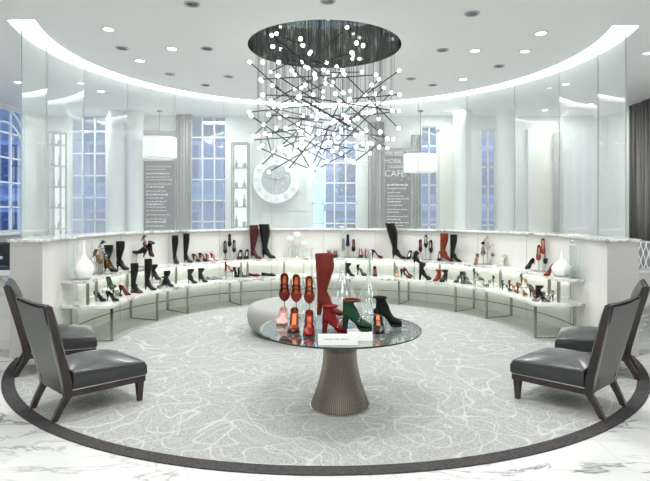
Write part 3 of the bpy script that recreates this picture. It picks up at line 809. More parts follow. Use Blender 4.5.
def part_heel(k, L, zh, pf, block):
    H = zh + pf; rings = []
    b0 = .020 if block else .0078
    for t in frange(0, 1, 7):
        z = H * t + .001; r = b0 + (.024 - b0) * (t ** (1.2 if block else 2.2)); cx = -L / 2 + k * (.020 + .010 * t)
        rings.append([(cx + r * k * math.cos(q * PI / 4), r * k * .95 * math.sin(q * PI / 4), z) for q in range(8)])
    return MB().loft(rings)
def part_pump(k, L, zh, pf, rnd=False, hgt=1.0, closed=.66):
    tab = HWR if rnd else HW
    Ht = [(0, .062), (.1, .060), (.3, .062), (.5, .058), (.7, .058), (.85, .042), (1, .018)]
    PH = [(0, .78), (.12, .7), (.3, .58), (closed - .14, .54), (closed - .05, .66), (closed + .03, 1), (1, 1)]
    rings = []; NK = 12
    for s in [0, .02, .06, .12, .2, .3, .4, .5, .56, .6, .64, .68, .72, .78, .85, .91, .96, 1]:
        w = interp(tab, s) * k * (0.5 if s == 0 else 1); h = interp(Ht, s) * k * hgt; ph = interp(PH, s) * PI; x = (s - .5) * L; z0 = zb(s, zh) + pf + .003
        rings.append([(x, w * math.sin(p_) * (1 if abs(p_) < PI / 2 else 1), z0 + h * (1 - math.cos(p_)) / 2) for p_ in frange(-ph, ph, NK + 1)])
    return MB().loft(rings, (True, False), closed=False)
def part_boot(k, L, zh, pf, H, slouch=0, wide=1.0, ankle=True):
    rings = []; N = 14
    def ring(al, cx, cz, w, d):
        a = R_(al); rings.append([(cx - L / 2 + math.cos(q) * d * math.sin(a), math.sin(q) * w, cz + math.cos(q) * d * math.cos(a)) for q in frange(0, 2 * PI * (N - 1) / N, N)])
    def zz_(s): return zb(s, zh) + pf + .004
    for s, al, w, d in ((1, 0, .005, .005), (.97, 0, .015, .010), (.91, 0, .027, .016), (.80, 3, .037, .023), (.66, 8, .038, .030), (.52, 18, .034, .038), (.40, 30, .032, .050)):
        ring(al, s * L, zz_(s) + d * k * math.cos(R_(al)), w * k, d * k)
    b0 = zh + pf + .004
    for al, bx, bz, w, d in ((45, .006, .006, .031, .060), (62, .003, .04, .031, .052), (80, .006, .08, .030, .043)):
        a = R_(al); ring(al, bx * k + d * k * math.sin(a), b0 + bz * k + d * k * math.cos(a), w * k, d * k)
    z = b0 + .11 * k; top = H
    if top < z + .02: top = z + .02
    for i in range(8):
        t = i / 7; zz2 = z + (top - z) * t
        d = (.041 + (.016 * wide) * min(1, t * 1.6)) * k; w = (.031 + .018 * wide * min(1, t * 1.6)) * k
        ring(90, .006 * k + d + slouch * t, zz2, w, d)
    b_ = MB().loft(rings, (True, False))
    r2 = [tuple(Vector(p) * 1) for p in rings[-1]]
    cxm = sum(p[0] for p in r2) / N
    inner = [(cxm + (p[0] - cxm) * .93, p[1] * .93, p[2] - .012) for p in r2]
    b_.add(r2 + inner, [(i, (i + 1) % N, N + (i + 1) % N, N + i) for i in range(N)] + [tuple(range(N, 2 * N))])
    return b_
def strap_band(x, z, w, h, wid, th=.003, tilt=0):
    rings = []
    for t in frange(0, PI, 11):
        y = math.cos(t) * w; zz_ = z + math.sin(t) * h; n = Vector((0, math.cos(t), math.sin(t))) * th
        rings.append([(x - wid / 2 + tilt * math.sin(t), y, zz_), (x + wid / 2 + tilt * math.sin(t), y, zz_), (x + wid / 2 + tilt * math.sin(t), y + n.y, zz_ + n.z), (x - wid / 2 + tilt * math.sin(t), y + n.y, zz_ + n.z)])
    return MB().loft(rings)
CACHE = {}
def shoe(kind, L, H, base, yaw, c1, c2, label, cat, group=None, insole='c9a27c', pf=0.0, block=False, rough=.35, second=None, pitch=0, roll=0, tall=None, slouch=0, rnd=False, zh=None, wide=1.45):
    """kind: pump, sandal, boot, flat; L length along the sole, H overall height; base: Vector on the surface."""
    k = L / .225
    L = round(L, 3); H = round(H, 3)
    if kind == 'boot': zh_ = (.075 * k if zh is None else zh)
    elif kind == 'flat': zh_ = .008
    else: zh_ = max(.02, min(.115, H - .05 * k - pf)) if zh is None else zh
    zh_ = round(zh_, 3)
    nm = {'pump': 'pump_shoe', 'sandal': 'strappy_sandal', 'flat': 'flat_shoe', 'boot': ('tall_boot' if H > .3 else 'ankle_boot')}[kind]
    r = empty(nm, base, label=label, cat=cat, group=group, rot=(roll, pitch, yaw))
    m1 = shoe_mat(c1, rough, second); m2 = shoe_mat(c2, .4); mi = shoe_mat(insole, .5)
    key = (kind, L, H, zh_, pf, block, c1, c2, insole, second, rough, slouch, rnd, wide)
    if key not in CACHE:
        P = []
        if kind in ('pump', 'flat'):
            P.append(('upper', part_pump(k, L, zh_, pf, rnd or kind == 'flat', .8 if kind == 'flat' else 1).mesh('upper', m1, True)))
            P.append(('insole', part_insole(k, L, zh_, pf).mesh('insole', mi)))
            P.append(('sole', part_sole(k, L, zh_, pf, rnd or kind == 'flat').mesh('sole', m2)))
        elif kind == 'sandal':
            P.append(('insole', part_insole(k, L, zh_, pf, .97).mesh('insole', mi)))
            P.append(('sole', part_sole(k, L, zh_, pf).mesh('sole', m2)))
            for s, w, h, wd in ((.80, .036, .030, .022), (.64, .037, .040, .016), (.46, .030, .052, .012)):
                P.append(('strap', strap_band((s - .5) * L, zb(s, zh_) + pf + .003, w * k, h * k, wd * k).mesh('strap', m1, True)))
            P.append(('heel_counter', part_pump(k, L * .28, .0, 0).mesh('heel_counter', m1, True) if False else MB().loft([[( -L / 2 + .03 * k - .03 * k * math.cos(t), .028 * k * math.sin(t), zh_ + pf + .004 + a) for a in (0, .055 * k)] for t in frange(-1.5, 1.5, 9)], (False, False), False).mesh('heel_counter', m1, True)))
            P.append(('ankle_strap', MB().tube([(-L / 2 + (.035 - .035 * math.cos(t)) * k, .030 * k * math.sin(t), zh_ + pf + .062 * k + .012 * k * (1 - math.cos(t)) / 2) for t in frange(0, 2 * PI, 17)], .0045 * k, 5, False).mesh('ankle_strap', m1, True)))
        else:
            P.append(('upper', part_boot(k, L, zh_, pf, H, slouch, wide).mesh('upper', m1, True)))
            P.append(('sole', part_sole(k, L, zh_, pf).mesh('sole', m2)))
        P.append(('heel', part_heel(k, L, zh_, pf, block or kind == 'flat').mesh('heel', m2, True)))
        CACHE[key] = P
    for n2, me in CACHE[key]:
        o = bpy.data.objects.new(n2, me); col.objects.link(o); o.parent = r
    return r
def shelf_pt(tier, px, py, inset=.07, tall=False):
    z, r0 = (Z_UP, R_UP) if tier == 'U' else (Z_LOW, R_LOW)
    p = at_z(px, py, z)
    v = Vector((p.x - C[0], p.y - C[1])); r = v.length
    lo_r, hi_r = r0 + inset, R_IN - (.10 if tier == 'U' else .16)
    if tall: hi_r = R_UP - .11 if tier == 'L' else R_IN - .14
    if lo_r > hi_r: lo_r = hi_r
    rc = max(lo_r, min(hi_r, r))
    if abs(rc - r) > 1e-4:      # slide along the line of sight's bearing onto the board
        th = (px - CX) / FPX; A = 1 + th * th; B = -2 * C[1]; Q = C[1] ** 2 - rc ** 2
        disc = max(0, B * B - 4 * A * Q); d = (-B + math.sqrt(disc)) / (2 * A); d2 = (-B - math.sqrt(disc)) / (2 * A)
        if abs(d2 - p.y) < abs(d - p.y) and d2 > YLs + .03: d = d2
        p = Vector((th * d, d, z))
    lim = (YLs if px < CX else YRs) + .07
    if p.y < lim: p.y = lim
    return p
# kind tier x0 x1 ytop ybase yaw upper heel/sole label options
FR = -90
rows = [
 ('boot','U',103,119,240.5,267,-12,'141415','0c0c0c','black tall boot partly behind the strappy sandals on the left stand',{'wide':1.5}),
 ('boot','U',115.5,130,239.5,268,-12,'141415','0c0c0c','black tall boot just right of the one behind the left sandal stand',{'wide':1.5}),
 ('boot','U',172,180,234,262,-50,'101012','0a0a0a','slim black knee boot, left of a pair near the left rear, upper shelf',{}),
 ('boot','U',183,193,232,261,-25,'101012','0a0a0a','slim black knee boot, right of a pair near the left rear, upper shelf',{}),
 ('pump','U',193,200,252.5,260,-30,'151516','0b0b0b','black pump right beside the slim black knee boots, upper shelf',{}),
 ('pump','U',198.5,208,252.5,260.5,-25,'151516','0b0b0b','black pump between another black pump and the white-red pumps',{}),
 ('pump','U',206,212.5,250.5,259,-40,'e8e2da','b8282a','white and red pump, the left and more hidden of its pair',{'insole':'b8282a'}),
 ('pump','U',210.5,219,251,259.5,-25,'d8cfc8','b8282a','white and red pump, the right and nearer of its pair',{'insole':'c63a30'}),
 ('pump','U',237.5,242.5,249,257.5,FR,'161618','0b0b0b','black round-toe pump facing out, next to the left triple stand',{'insole':'b9b5ae','rnd':True}),
 ('pump','U',243.5,249.5,248.5,257.5,FR,'161618','0b0b0b','black round-toe pump facing out, next to the red-backed over-knee boot',{'insole':'b9b5ae','rnd':True}),
 ('boot','U',250,262,224,257.5,-15,'3a0d14','8d1420','very tall over-knee boot in black and dark red velvet',{'wide':2.6,'second':'7c121e','slouch':-.02}),
 ('boot','U',261.5,276,223,257,-12,'131316','0a0a0a','very tall black over-knee boot beside the dark red one',{'wide':2.5,'slouch':-.06}),
 ('pump','U',326.5,331.5,248.5,256,FR,'1a1415','0c0c0c','small black pump with red insole facing out behind the tall red boot, left one',{'insole':'c33a3a'}),
 ('pump','U',333,338,248.5,256,FR,'1a1415','0c0c0c','small black pump with red insole facing out behind the tall red boot, right one',{'insole':'c33a3a'}),
 ('pump','U',358.5,363,249,257.5,FR,'2a1416','1a0b0c','black and pink pump facing out, left of two beside the purple pump',{'insole':'d88a86'}),
 ('pump','U',364.5,369.5,249,257.5,FR,'201416','1a0b0c','black and pink pump facing out, right of two beside the purple pump',{'insole':'d05a56'}),
 ('pump','U',371.5,383,249.5,258,-8,'7c1626','3a0a12','burgundy pump in profile, alone on the middle of the upper shelf',{'insole':'5a1220'}),
 ('boot','U',392,406,222,257.5,-8,'121215','0a0a0a','single very tall black over-knee boot leaning left on the upper shelf',{'wide':2.4,'slouch':-.13}),
 ('pump','U',406,411.5,250,258,-125,'18181a','0b0b0b','black and white pump facing out, left one between over-knee boot and right triple stand',{'insole':'e0ddd8'}),
 ('pump','U',412,417.5,250.5,258.5,-125,'18181a','0b0b0b','black and white pump facing out, right one between over-knee boot and right triple stand',{'insole':'e0ddd8'}),
 ('pump','U',436,443,250,260,-115,'18181a','0b0b0b','black pump with pale lining left of the cognac knee boot',{'insole':'e0ddd8'}),
 ('boot','U',440,454,232,260,-10,'9c4322','c07a42','cognac brown knee boot with tan foot on the upper shelf',{}),
 ('boot','U',450,462,233,260.5,-10,'15161c','0c0c0c','navy black knee boot right of the cognac boot',{}),
 ('sandal','U',472.5,480,252,264.5,-120,'b8937c','8d7460','nude tan sandal at the foot of the silver sandal stand, left side',{'insole':'b89a80'}),
 ('sandal','U',497,505.5,255,265.5,-150,'d8d4cc','a9a49c','white and silver sandal turned away, right of the sandal stand',{'insole':'cfcac0'}),
 ('pump','U',543.5,555.5,268,280,195,'b3262a','3a0d10','bright red pump beside the white vase on the right upper shelf',{'insole':'1d1b1c'}),
 ('pump','L',95.5,105,291.5,301,-15,'1b1c1d','0c0c0c','black pump nearest the left end of the lower shelf',{'insole':'3a3a3a'}),
 ('pump','L',107.5,118,291.5,301,-12,'1b1c1d','0c0c0c','black pump in front of the clear riser at the left end',{'insole':'3a3a3a'}),
 ('pump','L',113.5,120.5,285.5,296,-25,'1d1d1e','0c0c0c','black pump between the clear riser and the burgundy pump',{}),
 ('pump','L',119.5,130.5,285.5,295,-15,'8e1730','3f0a16','burgundy pump on the left of the lower shelf',{'insole':'5a1220'}),
 ('flat','L',131,143,287,293,-10,'3b2c29','1b1414','brown patterned flat shoe in front of the first tall lower boot',{'second':'7a3a34','insole':'5a2a28'}),
 ('boot','L',130,143.5,259,288.5,-12,'121213','0a0a0a','tall black riding boot on the lower shelf, left of its pair',{'wide':1.5}),
 ('boot','L',144,157,259,290,-10,'121213','0a0a0a','tall black riding boot on the lower shelf, right of its pair',{'wide':1.5}),
 ('boot','L',157,168,276.5,286,170,'17171a','0b0b0b','low black ankle boot turned left beside a taller ankle boot',{}),
 ('boot','L',164.5,173.5,269,284.5,-20,'17171a','0b0b0b','black ankle boot next to the clear riser with the red-heeled bootie',{}),
 ('boot','L',187.5,197.5,266.5,280.5,-20,'121214','0a0a0a','black high-heeled ankle boot, left of a pair below the slim knee boots',{}),
 ('boot','L',198,208,266.5,280,-20,'121214','0a0a0a','black high-heeled ankle boot, right of a pair below the slim knee boots',{}),
 ('flat','L',206.5,215,272.5,279.5,-25,'2b2c2d','1a1a1a','black and silver flat shoe, left of a pair on the lower shelf',{'second':'b9bab8','insole':'d0d0cc'}),
 ('flat','L',213,222.5,272.5,279,-15,'77797a','5a5a5a','silver grey flat shoe, right of a pair on the lower shelf',{'second':'c9cac8','insole':'d0d0cc'}),
 ('sandal','L',232,239.5,265.5,277,-60,'141416','0c0c0c','black block-heel sandal left, below the black triple stand',{'block':True,'insole':'2a2a2c'}),
 ('sandal','L',237.5,247,268.5,277,-20,'141416','0c0c0c','black block-heel sandal right, below the black triple stand',{'block':True,'insole':'2a2a2c'}),
 ('flat','L',247.5,260.5,271.5,276,-5,'b0321f','6a1a12','bright orange red flat shoe on the lower shelf',{'insole':'7a241a'}),
 ('flat','L',261.5,276,271,275.8,-5,'1d2423','101414','dark green black flat shoe beside the orange red flat',{'insole':'26302e'}),
 ('boot','L',344.5,355.5,262.5,275.5,-25,'151516','0a0a0a','black ankle boot seen behind the big clear decanter',{}),
 ('sandal','L',356,367.5,260,275.5,-40,'171718','0c0c0c','black high platform sandal behind the clear decanters',{'pf':.015,'insole':'4a4a4a'}),
 ('pump','L',372,378,265,276,FR,'201416','120b0c','black pump with red front facing out on the lower shelf',{'insole':'c4453c'}),
 ('pump','L',393.5,400,263.5,276.5,FR,'c9a88e','a5866e','nude beige pump facing out beneath the leaning over-knee boot',{'insole':'e0cbb8'}),
 ('pump','L',404,412.5,267,276.5,-20,'21463a','102620','dark green pump tucked behind the red pump',{'insole':'1a3028'}),
 ('pump','L',400,411.5,268,278,-15,'9c1d2c','4a0c14','red pump in front of the dark green pump, lower shelf',{'insole':'5a1220'}),
 ('boot','L',433,441,268.5,279.5,215,'b0231f','5a0f0e','small red ankle boot turned away on the right lower shelf',{'zh':.05}),
 ('boot','L',440,447,268.5,280,215,'161617','0a0a0a','small black ankle boot turned away beside the red one',{'zh':.05}),
 ('sandal','L',454.5,461.5,269.5,282,-150,'3b3c3e','232325','dark grey sandal with high heel, left of the grey cluster',{'insole':'555658'}),
 ('sandal','L',460,467,269.5,283,-100,'4b4c4e','232325','dark grey strappy sandal in the middle of the grey cluster',{'insole':'77787a'}),
 ('sandal','L',464,471.5,271,283.5,-60,'58595a','2c2c2e','dark grey strappy sandal on the right of the grey cluster',{'insole':'77787a'}),
 ('sandal','L',474.5,485,275,284.5,-10,'c9c8c4','9a9a96','white strappy sandal in front of the metal riser',{'insole':'dcdad6'}),
 ('sandal','L',484,494,275.5,286.5,190,'3c3c3d','8a8a88','pewter sandal with slim heel turned left on the right lower shelf',{'insole':'a5a5a2'}),
 ('sandal','L',502,513,281.5,290.5,-35,'2b7f84','1d5a60','teal sandal at the left of the colourful sandals',{'insole':'c48a5a'}),
 ('sandal','L',509.5,519,281.5,292,-45,'b8382b','6d201a','coral red sandal behind the gold pump',{'insole':'c79a6a'}),
 ('pump','L',516.5,527.5,281,294.5,-60,'c08a4a','8a6030','gold pump with teal lining amid the colourful sandals',{'insole':'3c8a8c'}),
 ('pump','L',530,539,282,298,-65,'6f6a68','4a4644','grey and brown striped high pump under the teal-gold sandal',{'second':'a47552','insole':'8d5a40'}),
 ('boot','L',537,547.5,282,297,-35,'131314','0a0a0a','black suede ankle boot near the right end of the lower shelf',{}),
 ('sandal','L',533,544,293,301,185,'a29a92','5d5753','snake print sandal lying low, left of a pair at the right end',{'second':'4a4542','insole':'c4beb6'}),
 ('sandal','L',542,553.5,291.5,301.5,190,'a29a92','5d5753','snake print sandal, right of a pair at the right end of the lower shelf',{'second':'4a4542','insole':'c4beb6'}),
]
CATS = {'pump': 'shoe', 'sandal': 'sandal', 'boot': 'boot', 'flat': 'shoe'}
def add_shoe(kind, base, x0, x1, yt, yb, yaw, c1, c2, label, opt, group=None):
    D = base.y; sc = D / FPX; H = max(.03, (yb - yt) * sc)
    ya = R_(yaw)
    wproj = (x1 - x0) * sc
    cs = abs(math.cos(ya)); L = (wproj - .075 * abs(math.sin(ya))) / max(cs, .35) if cs > .4 else .2
    L = max(.175, min(.255, L))
    if kind == 'boot' and H < .3: H = H
    r = shoe(kind, L, H, base, ya, c1, c2, label, CATS[kind], group, **opt); r.scale = (1.05, 1.25, 1); return r
for kind, tier, x0, x1, yt, yb, yaw, c1, c2, label, opt in rows:
    b_ = shelf_pt(tier, (x0 + x1) / 2, yb, tall=(kind == 'boot'))
    add_shoe(kind, b_, x0, x1, yt, yb, yaw, c1, c2, label, opt, 'shoes on the upper shelf' if tier == 'U' else 'shoes on the lower shelf')

# risers with a shoe on top
def riser(tier, x0, x1, yt, yb, label, m='acrylic_clear', rz=0):
    b_ = shelf_pt(tier, (x0 + x1) / 2, yb, .1, True); sc = b_.y / FPX; w = (x1 - x0) * sc; h = (yb - yt) * sc
    r = empty('display_riser', b_, rz, label, 'display riser')
    d = min(w, .14)
    MB().box((0, 0, h - .003), (w, d, .006)).build('top_plate', m if m != 'acrylic_clear' else 'acrylic_clear', r)
    MB().box((-w / 2 + .003, 0, h / 2 - .003), (.006, d, h - .006)).build('side_plate', m, r)
    MB().box((w / 2 - .003, 0, h / 2 - .003), (.006, d, h - .006)).build('side_plate', m, r)
    ed = MB().box((0, -d / 2, h - .003), (w, .003, .007)).box((-w / 2 + .003, -d / 2, h / 2), (.007, .003, h)).box((w / 2 - .003, -d / 2, h / 2), (.007, .003, h))
    ed.build('polished_edge', 'brushed_steel', r)
    return b_ + Vector((0, 0, h))
rs = [
 (('L',104.5,117,288,299.5,'clear riser holding the green pump near the left end'), ('pump',108,119,276.5,288,-40,'4b6a2c','1c2a14','dark green pump standing on the clear riser near the left end',{'insole':'25361a'})),
 (('L',151,161,276,285.5,'clear riser under the red-heeled bootie beside the riding boots'), ('boot',152,161,262,276.5,-25,'1a1316','7c1424','black bootie with dark red heel on the clear riser beside the riding boots',{})),
 (('L',226,233.5,269.5,277.5,'white riser below the left triple stand'), ('sandal',226,235,260,270,-10,'b5321e','8d2416','orange red block-heel sandal on the white riser',{'block':True,'insole':'8d2416'})),
 (('L',414,423,264,279,'clear riser under the black bootie below the right triple stand'), ('boot',414.5,423,252,264,-20,'131315','0a0a0a','black bootie on the clear riser above another black bootie',{})),
 (('L',474,483,273.5,280,'metal edged riser in the grey sandal cluster'), ('sandal',473,484,263,273.5,-40,'3f3e3e','55504c','pewter strappy sandal raised on the riser above the white sandal',{'insole':'8a8680'})),
 (('L',521,532,282.5,292,'clear riser in the group of colourful sandals'), ('sandal',521.5,533,271.5,282.5,-45,'2f8f96','b98a4a','teal and gold sandal raised on the clear riser',{'insole':'c89a50'})),
]
for ra, (kind, x0, x1, yt, yb, yaw, c1, c2, lab, opt) in rs:
    m = 'acrylic' if 'white' in ra[-1] else 'acrylic_clear'
    top = riser(*ra[:5], ra[5], m)
    add_shoe(kind, top, x0, x1, yt, yb, yaw, c1, c2, lab, opt, 'shoes on the lower shelf')
b_ = shelf_pt('L', 425, 279, tall=True)
add_shoe('boot', b_, 418.5, 431, 262, 278.5, -12, '131315', '0a0a0a', 'large black platform ankle boot in front of the clear riser, lower shelf', {'pf': .02, 'zh': .08, 'block': True}, 'shoes on the lower shelf')

# triple display stands with tilted shoes
def stand(tier, px, py, label, shoes, bw=None):
    b_ = shelf_pt(tier, px, py, .12); D = b_.y
    st = empty('shoe_stand', b_, label=label, cat='display stand')
    autosmooth(MB().lathe([(.001, 0), (.09, 0), (.09, .008), (.001, .01)], n=28).build('base_plate', 'brushed_steel', st))
    for i, (kind, xc, yc, yaw, pitch, c1, c2, lab, opt) in enumerate(shoes):
        p = at_y(xc, yc, D - .02 + .02 * i); ya, pi_ = R_(yaw), R_(pitch)
        rot = Matrix.Rotation(ya, 3, 'Z') @ Matrix.Rotation(pi_, 3, 'Y')
        H = .11 if kind != 'boot' else .17
        if 'H' in opt: H = opt['H']
        o2 = {k: v for k, v in opt.items() if k != 'H'}
        root = p - rot @ Vector((0, 0, H * .5))
        shoe(kind, .205, H, root, ya, c1, c2, lab, CATS[kind], 'shoes on display stands', pitch=pi_, **o2)
        hold = root + rot @ Vector((.03, 0, .0))
        loc = hold - b_
        foot = Vector((max(-.07, min(.07, loc.x)), max(-.05, min(.05, loc.y)), .008))
        knee = Vector((loc.x, loc.y, max(.02, loc.z - .03)))
        MB().tube([foot, Vector((foot.x * .6 + knee.x * .4, foot.y * .6 + knee.y * .4, knee.z * .6)), knee, loc], .005, 6).build('post', 'brushed_steel', st)
        ax = rot @ Vector((.03, 0, 0))
        MB().tube([loc - ax, loc + ax], .004, 6).build('cradle', 'brushed_steel', st)
stand('U', 97, 273.5, 'round steel shoe stand beside the white vase at left', [
 ('sandal', 98.5, 257, -20, 30, '937f2e', '3a2f14', 'gold strappy sandal on the left shoe stand', {'insole': 'c49a3a'}),
 ('sandal', 104.5, 249, -15, 40, '3a3b3c', '8f9090', 'grey and white strappy sandal highest on the left shoe stand', {'insole': 'c4c4c0'}),
 ('sandal', 108.5, 261, -15, 35, '1c1b18', 'a98d2c', 'black and gold strappy sandal lowest on the left shoe stand', {'insole': 'a88c30'})])
stand('U', 141.5, 265.5, 'slim shoe stand between the black tall boots and slim knee boots', [
 ('boot', 140.5, 250, 190, -25, '161617', '0b0b0b', 'black bootie hung on the slim stand left of the brown one', {}),
 ('sandal', 145.5, 242.5, -30, 40, '6d675f', '8a857c', 'metallic strappy sandal at the top of the slim stand', {'insole': 'b59a7a'}),
 ('boot', 151, 249.5, -30, 25, '3b2620', '1c120f', 'brown bootie hung on the right of the slim stand', {})])
stand('U', 229, 258.5, 'low triple stand holding dark pumps left of the over-knee boots', [
 ('pump', 225, 247.5, FR, 58, '1b1c1d', '0c0c0c', 'black pump toe down on the left arm of the left triple stand', {'insole': '8f9a94'}),
 ('pump', 229.5, 240.5, FR, 58, '1b1214', '0c0c0c', 'black pump with crimson insole at the top of the left triple stand', {'insole': 'b01a3c'}),
 ('pump', 234, 246.5, FR, 58, '1b1c1d', '0c0c0c', 'black pump toe down on the right arm of the left triple stand', {'insole': '8f9a94'})])
stand('U', 348.5, 257, 'stand holding the purple pump in the middle of the upper shelf', [
 ('pump', 343.5, 245, FR, 60, '19191b', '0c0c0c', 'black pump toe down, left of the purple pump', {'insole': '3a3a40'}),
 ('pump', 347.8, 240.5, FR, 62, '211c3a', '0c0c14', 'black pump with purple blue insole on the middle stand', {'insole': '3a3aa8', 'rnd': True})])
stand('U', 354, 257, 'stand holding the pink pump in the middle of the upper shelf', [
 ('pump', 353.6, 245.5, FR, 60, '3a1c1e', '1c0c0e', 'dark pump with rose pink insole right of the purple pump', {'insole': 'd0605c', 'rnd': True})])
stand('U', 427, 259.5, 'triple stand with black white and red pumps left of the cognac boot', [
 ('pump', 420.5, 246, FR, 58, '3a1216', '1a0b0c', 'red and black pump on the left arm of the right triple stand', {'insole': 'b8484a'}),
 ('pump', 426, 241.5, FR, 58, '1b1c1d', '0c0c0c', 'black pump with white insole at the top of the right triple stand', {'insole': 'd0d0cc'}),
 ('pump', 431, 246.5, -70, 58, '1b1c1d', '0c0c0c', 'black pump with white insole on the right triple stand, right arm of it', {'insole': 'e0e0dc'})])
stand('U', 486, 263.5, 'triple stand with silver and brown sandals right of the knee boots', [
 ('sandal', 483, 249, -120, 45, '2c2b2b', '55504c', 'black strappy sandal on the left arm of the sandal stand', {'insole': 'a59a90'}),
 ('sandal', 488, 243, -60, 45, 'b5a596', '8a7c70', 'beige strappy sandal at the top of the sandal stand', {'insole': 'd8c8b8'}),
 ('sandal', 493.5, 250, 225, 40, '6a4034', '2a1a16', 'brown sandal with black heel on the right arm of the sandal stand', {'insole': '9a6a54'})])
stand('U', 540, 270.5, 'triple stand with coral and navy pumps beside the right white vase', [
 ('pump', 543, 246.5, 250, 55, 'c04a36', '7a2a20', 'coral red pump at the top of the right-hand stand', {'insole': 'd8a58a'}),
 ('pump', 538.5, 253, 235, 45, 'b8443a', '7a2a20', 'coral and tan pump on the left arm of the right-hand stand', {'insole': 'caa080'}),
 ('pump', 546, 256.5, 215, 48, '1c2038', '0c0e1a', 'navy pump on the right arm of the right-hand stand', {'insole': 'c9a98c'}),
 ('pump', 529.5, 264, 205, 22, '1f1a1b', '0d0b0c', 'black pump with crimson insole leaning at the left of the right-hand stand', {'insole': 'a82a3c', 'H': .09})])

# vases
def lathe_thing(name, base, prof, m, label, cat, extra=None, n=32, smooth=True):
    r = empty(name, base, label=label, cat=cat)
    o = MB().lathe(prof, n=n).build('body', m, r, True); autosmooth(o, 60)
    return r
def vase_white(tier, px, yb, yt, wpx, label):
    b_ = shelf_pt(tier, px, yb, .12); sc = b_.y / FPX; H = (yb - yt) * sc; r = wpx / 2 * sc
    prof = [(.001, 0), (r * .55, 0), (r * .8, H * .07), (r, H * .22), (r * .97, H * .33), (r * .7, H * .45), (r * .3, H * .56), (r * .13, H * .66), (r * .11, H * .97), (r * .15, H), (r * .08, H)]
    v = lathe_thing('vase', b_, prof, 'vase_white', label, 'vase')
    MB().tube([(r * .13 * math.cos(t), r * .13 * math.sin(t), H) for t in frange(0, 2 * PI, 17)], r * .03, 5, False).build('rim', 'vase_white', v)
vase_white('U', 84, 279, 241, 19, 'white bottle-shaped vase with slender neck at the left end of the upper shelf')
vase_white('U', 562, 276, 248, 20, 'white bulbous vase at the right end of the upper shelf')
def tall_clear(tier, px, yb, yt, wpx, label, kind=0):
    b_ = shelf_pt(tier, px, yb, .1); sc = b_.y / FPX; H = (yb - yt) * sc; r = wpx / 2 * sc
    prof = [(.001, 0), (r * .8, 0), (r, H * .1), (r * .9, H * .3), (r * .3, H * .48), (r * .16, H * .6), (r * .14, H * .95), (r * .3, H)]
    if kind: prof = [(.001, 0), (r, 0), (r * .95, H * .5), (r * 1.02, H)]
    v = lathe_thing('glass_vase', b_, prof, 'thin_glass', label, 'vase')
    MB().tube([(prof[-1][0] * math.cos(t), prof[-1][0] * math.sin(t), H) for t in frange(0, 2 * PI, 17)], .003, 5, False).build('rim', 'vase_white', v)
tall_clear('U', 68.5, 280, 238, 9, 'clear glass cylinder vase left of the white vase', 1)
tall_clear('U', 74, 272, 236, 12, 'tall clear glass vase directly behind the white vase at left')
tall_clear('U', 92, 275, 240, 10, 'slim clear glass vase between the white vase and the sandal stand')
tall_clear('U', 572, 273, 236, 14, 'tall clear glass vase just behind the right white vase')
tall_clear('U', 577, 278, 234, 10, 'clear glass cylinder vase near the right end of the upper shelf', 1)
tall_clear('U', 587, 279, 245, 7, 'short clear glass cylinder closest to the right end of the upper shelf', 1)
# white globe flowers in slim glass
for i, (px, yt, lab) in enumerate(((290, 236, 'white globe flower in a slim glass vase, left of the three'), (297, 232, 'tallest white globe flower in a slim glass vase, middle of the three'), (304, 241, 'white globe flower in a slim glass vase, right of the three'))):
    b_ = shelf_pt('U', px, 257.5, .12); sc = b_.y / FPX; H = (257.5 - yt) * sc
    v = empty('globe_flower', b_, label=lab, cat='flower', group='white globe flowers on the upper shelf')
    MB().lathe([(.001, 0), (.035, 0), (.033, H * .45), (.036, H * .5)], n=20).build('glass_vase', 'clear_glass', v, True)
    MB().tube([(0, 0, .01), (.004, 0, H * .5), (0, 0, H * .85)], .003, 5).build('stem', 'flower_white', v)
    rr = .065 if i == 1 else .052; h_b = MB(); r2 = random.Random(i)
    for q in range(60):
        z = 1 - 2 * (q + .5) / 60; th = q * 2.4; s_ = math.sqrt(1 - z * z)
        h_b.sphere(Vector((s_ * math.cos(th), s_ * math.sin(th), z)) * rr * .85 + Vector((0, 0, H - rr)), rr * .22, 6, 4)
    h_b.sphere((0, 0, H - rr), rr * .8, 12, 8)
    h_b.build('blossom', 'flower_white', v, True)

# ------------------------------------------------------------------ on the glass table
def tp(px, py, z=TZ + .0008): return at_z(px, py, z)
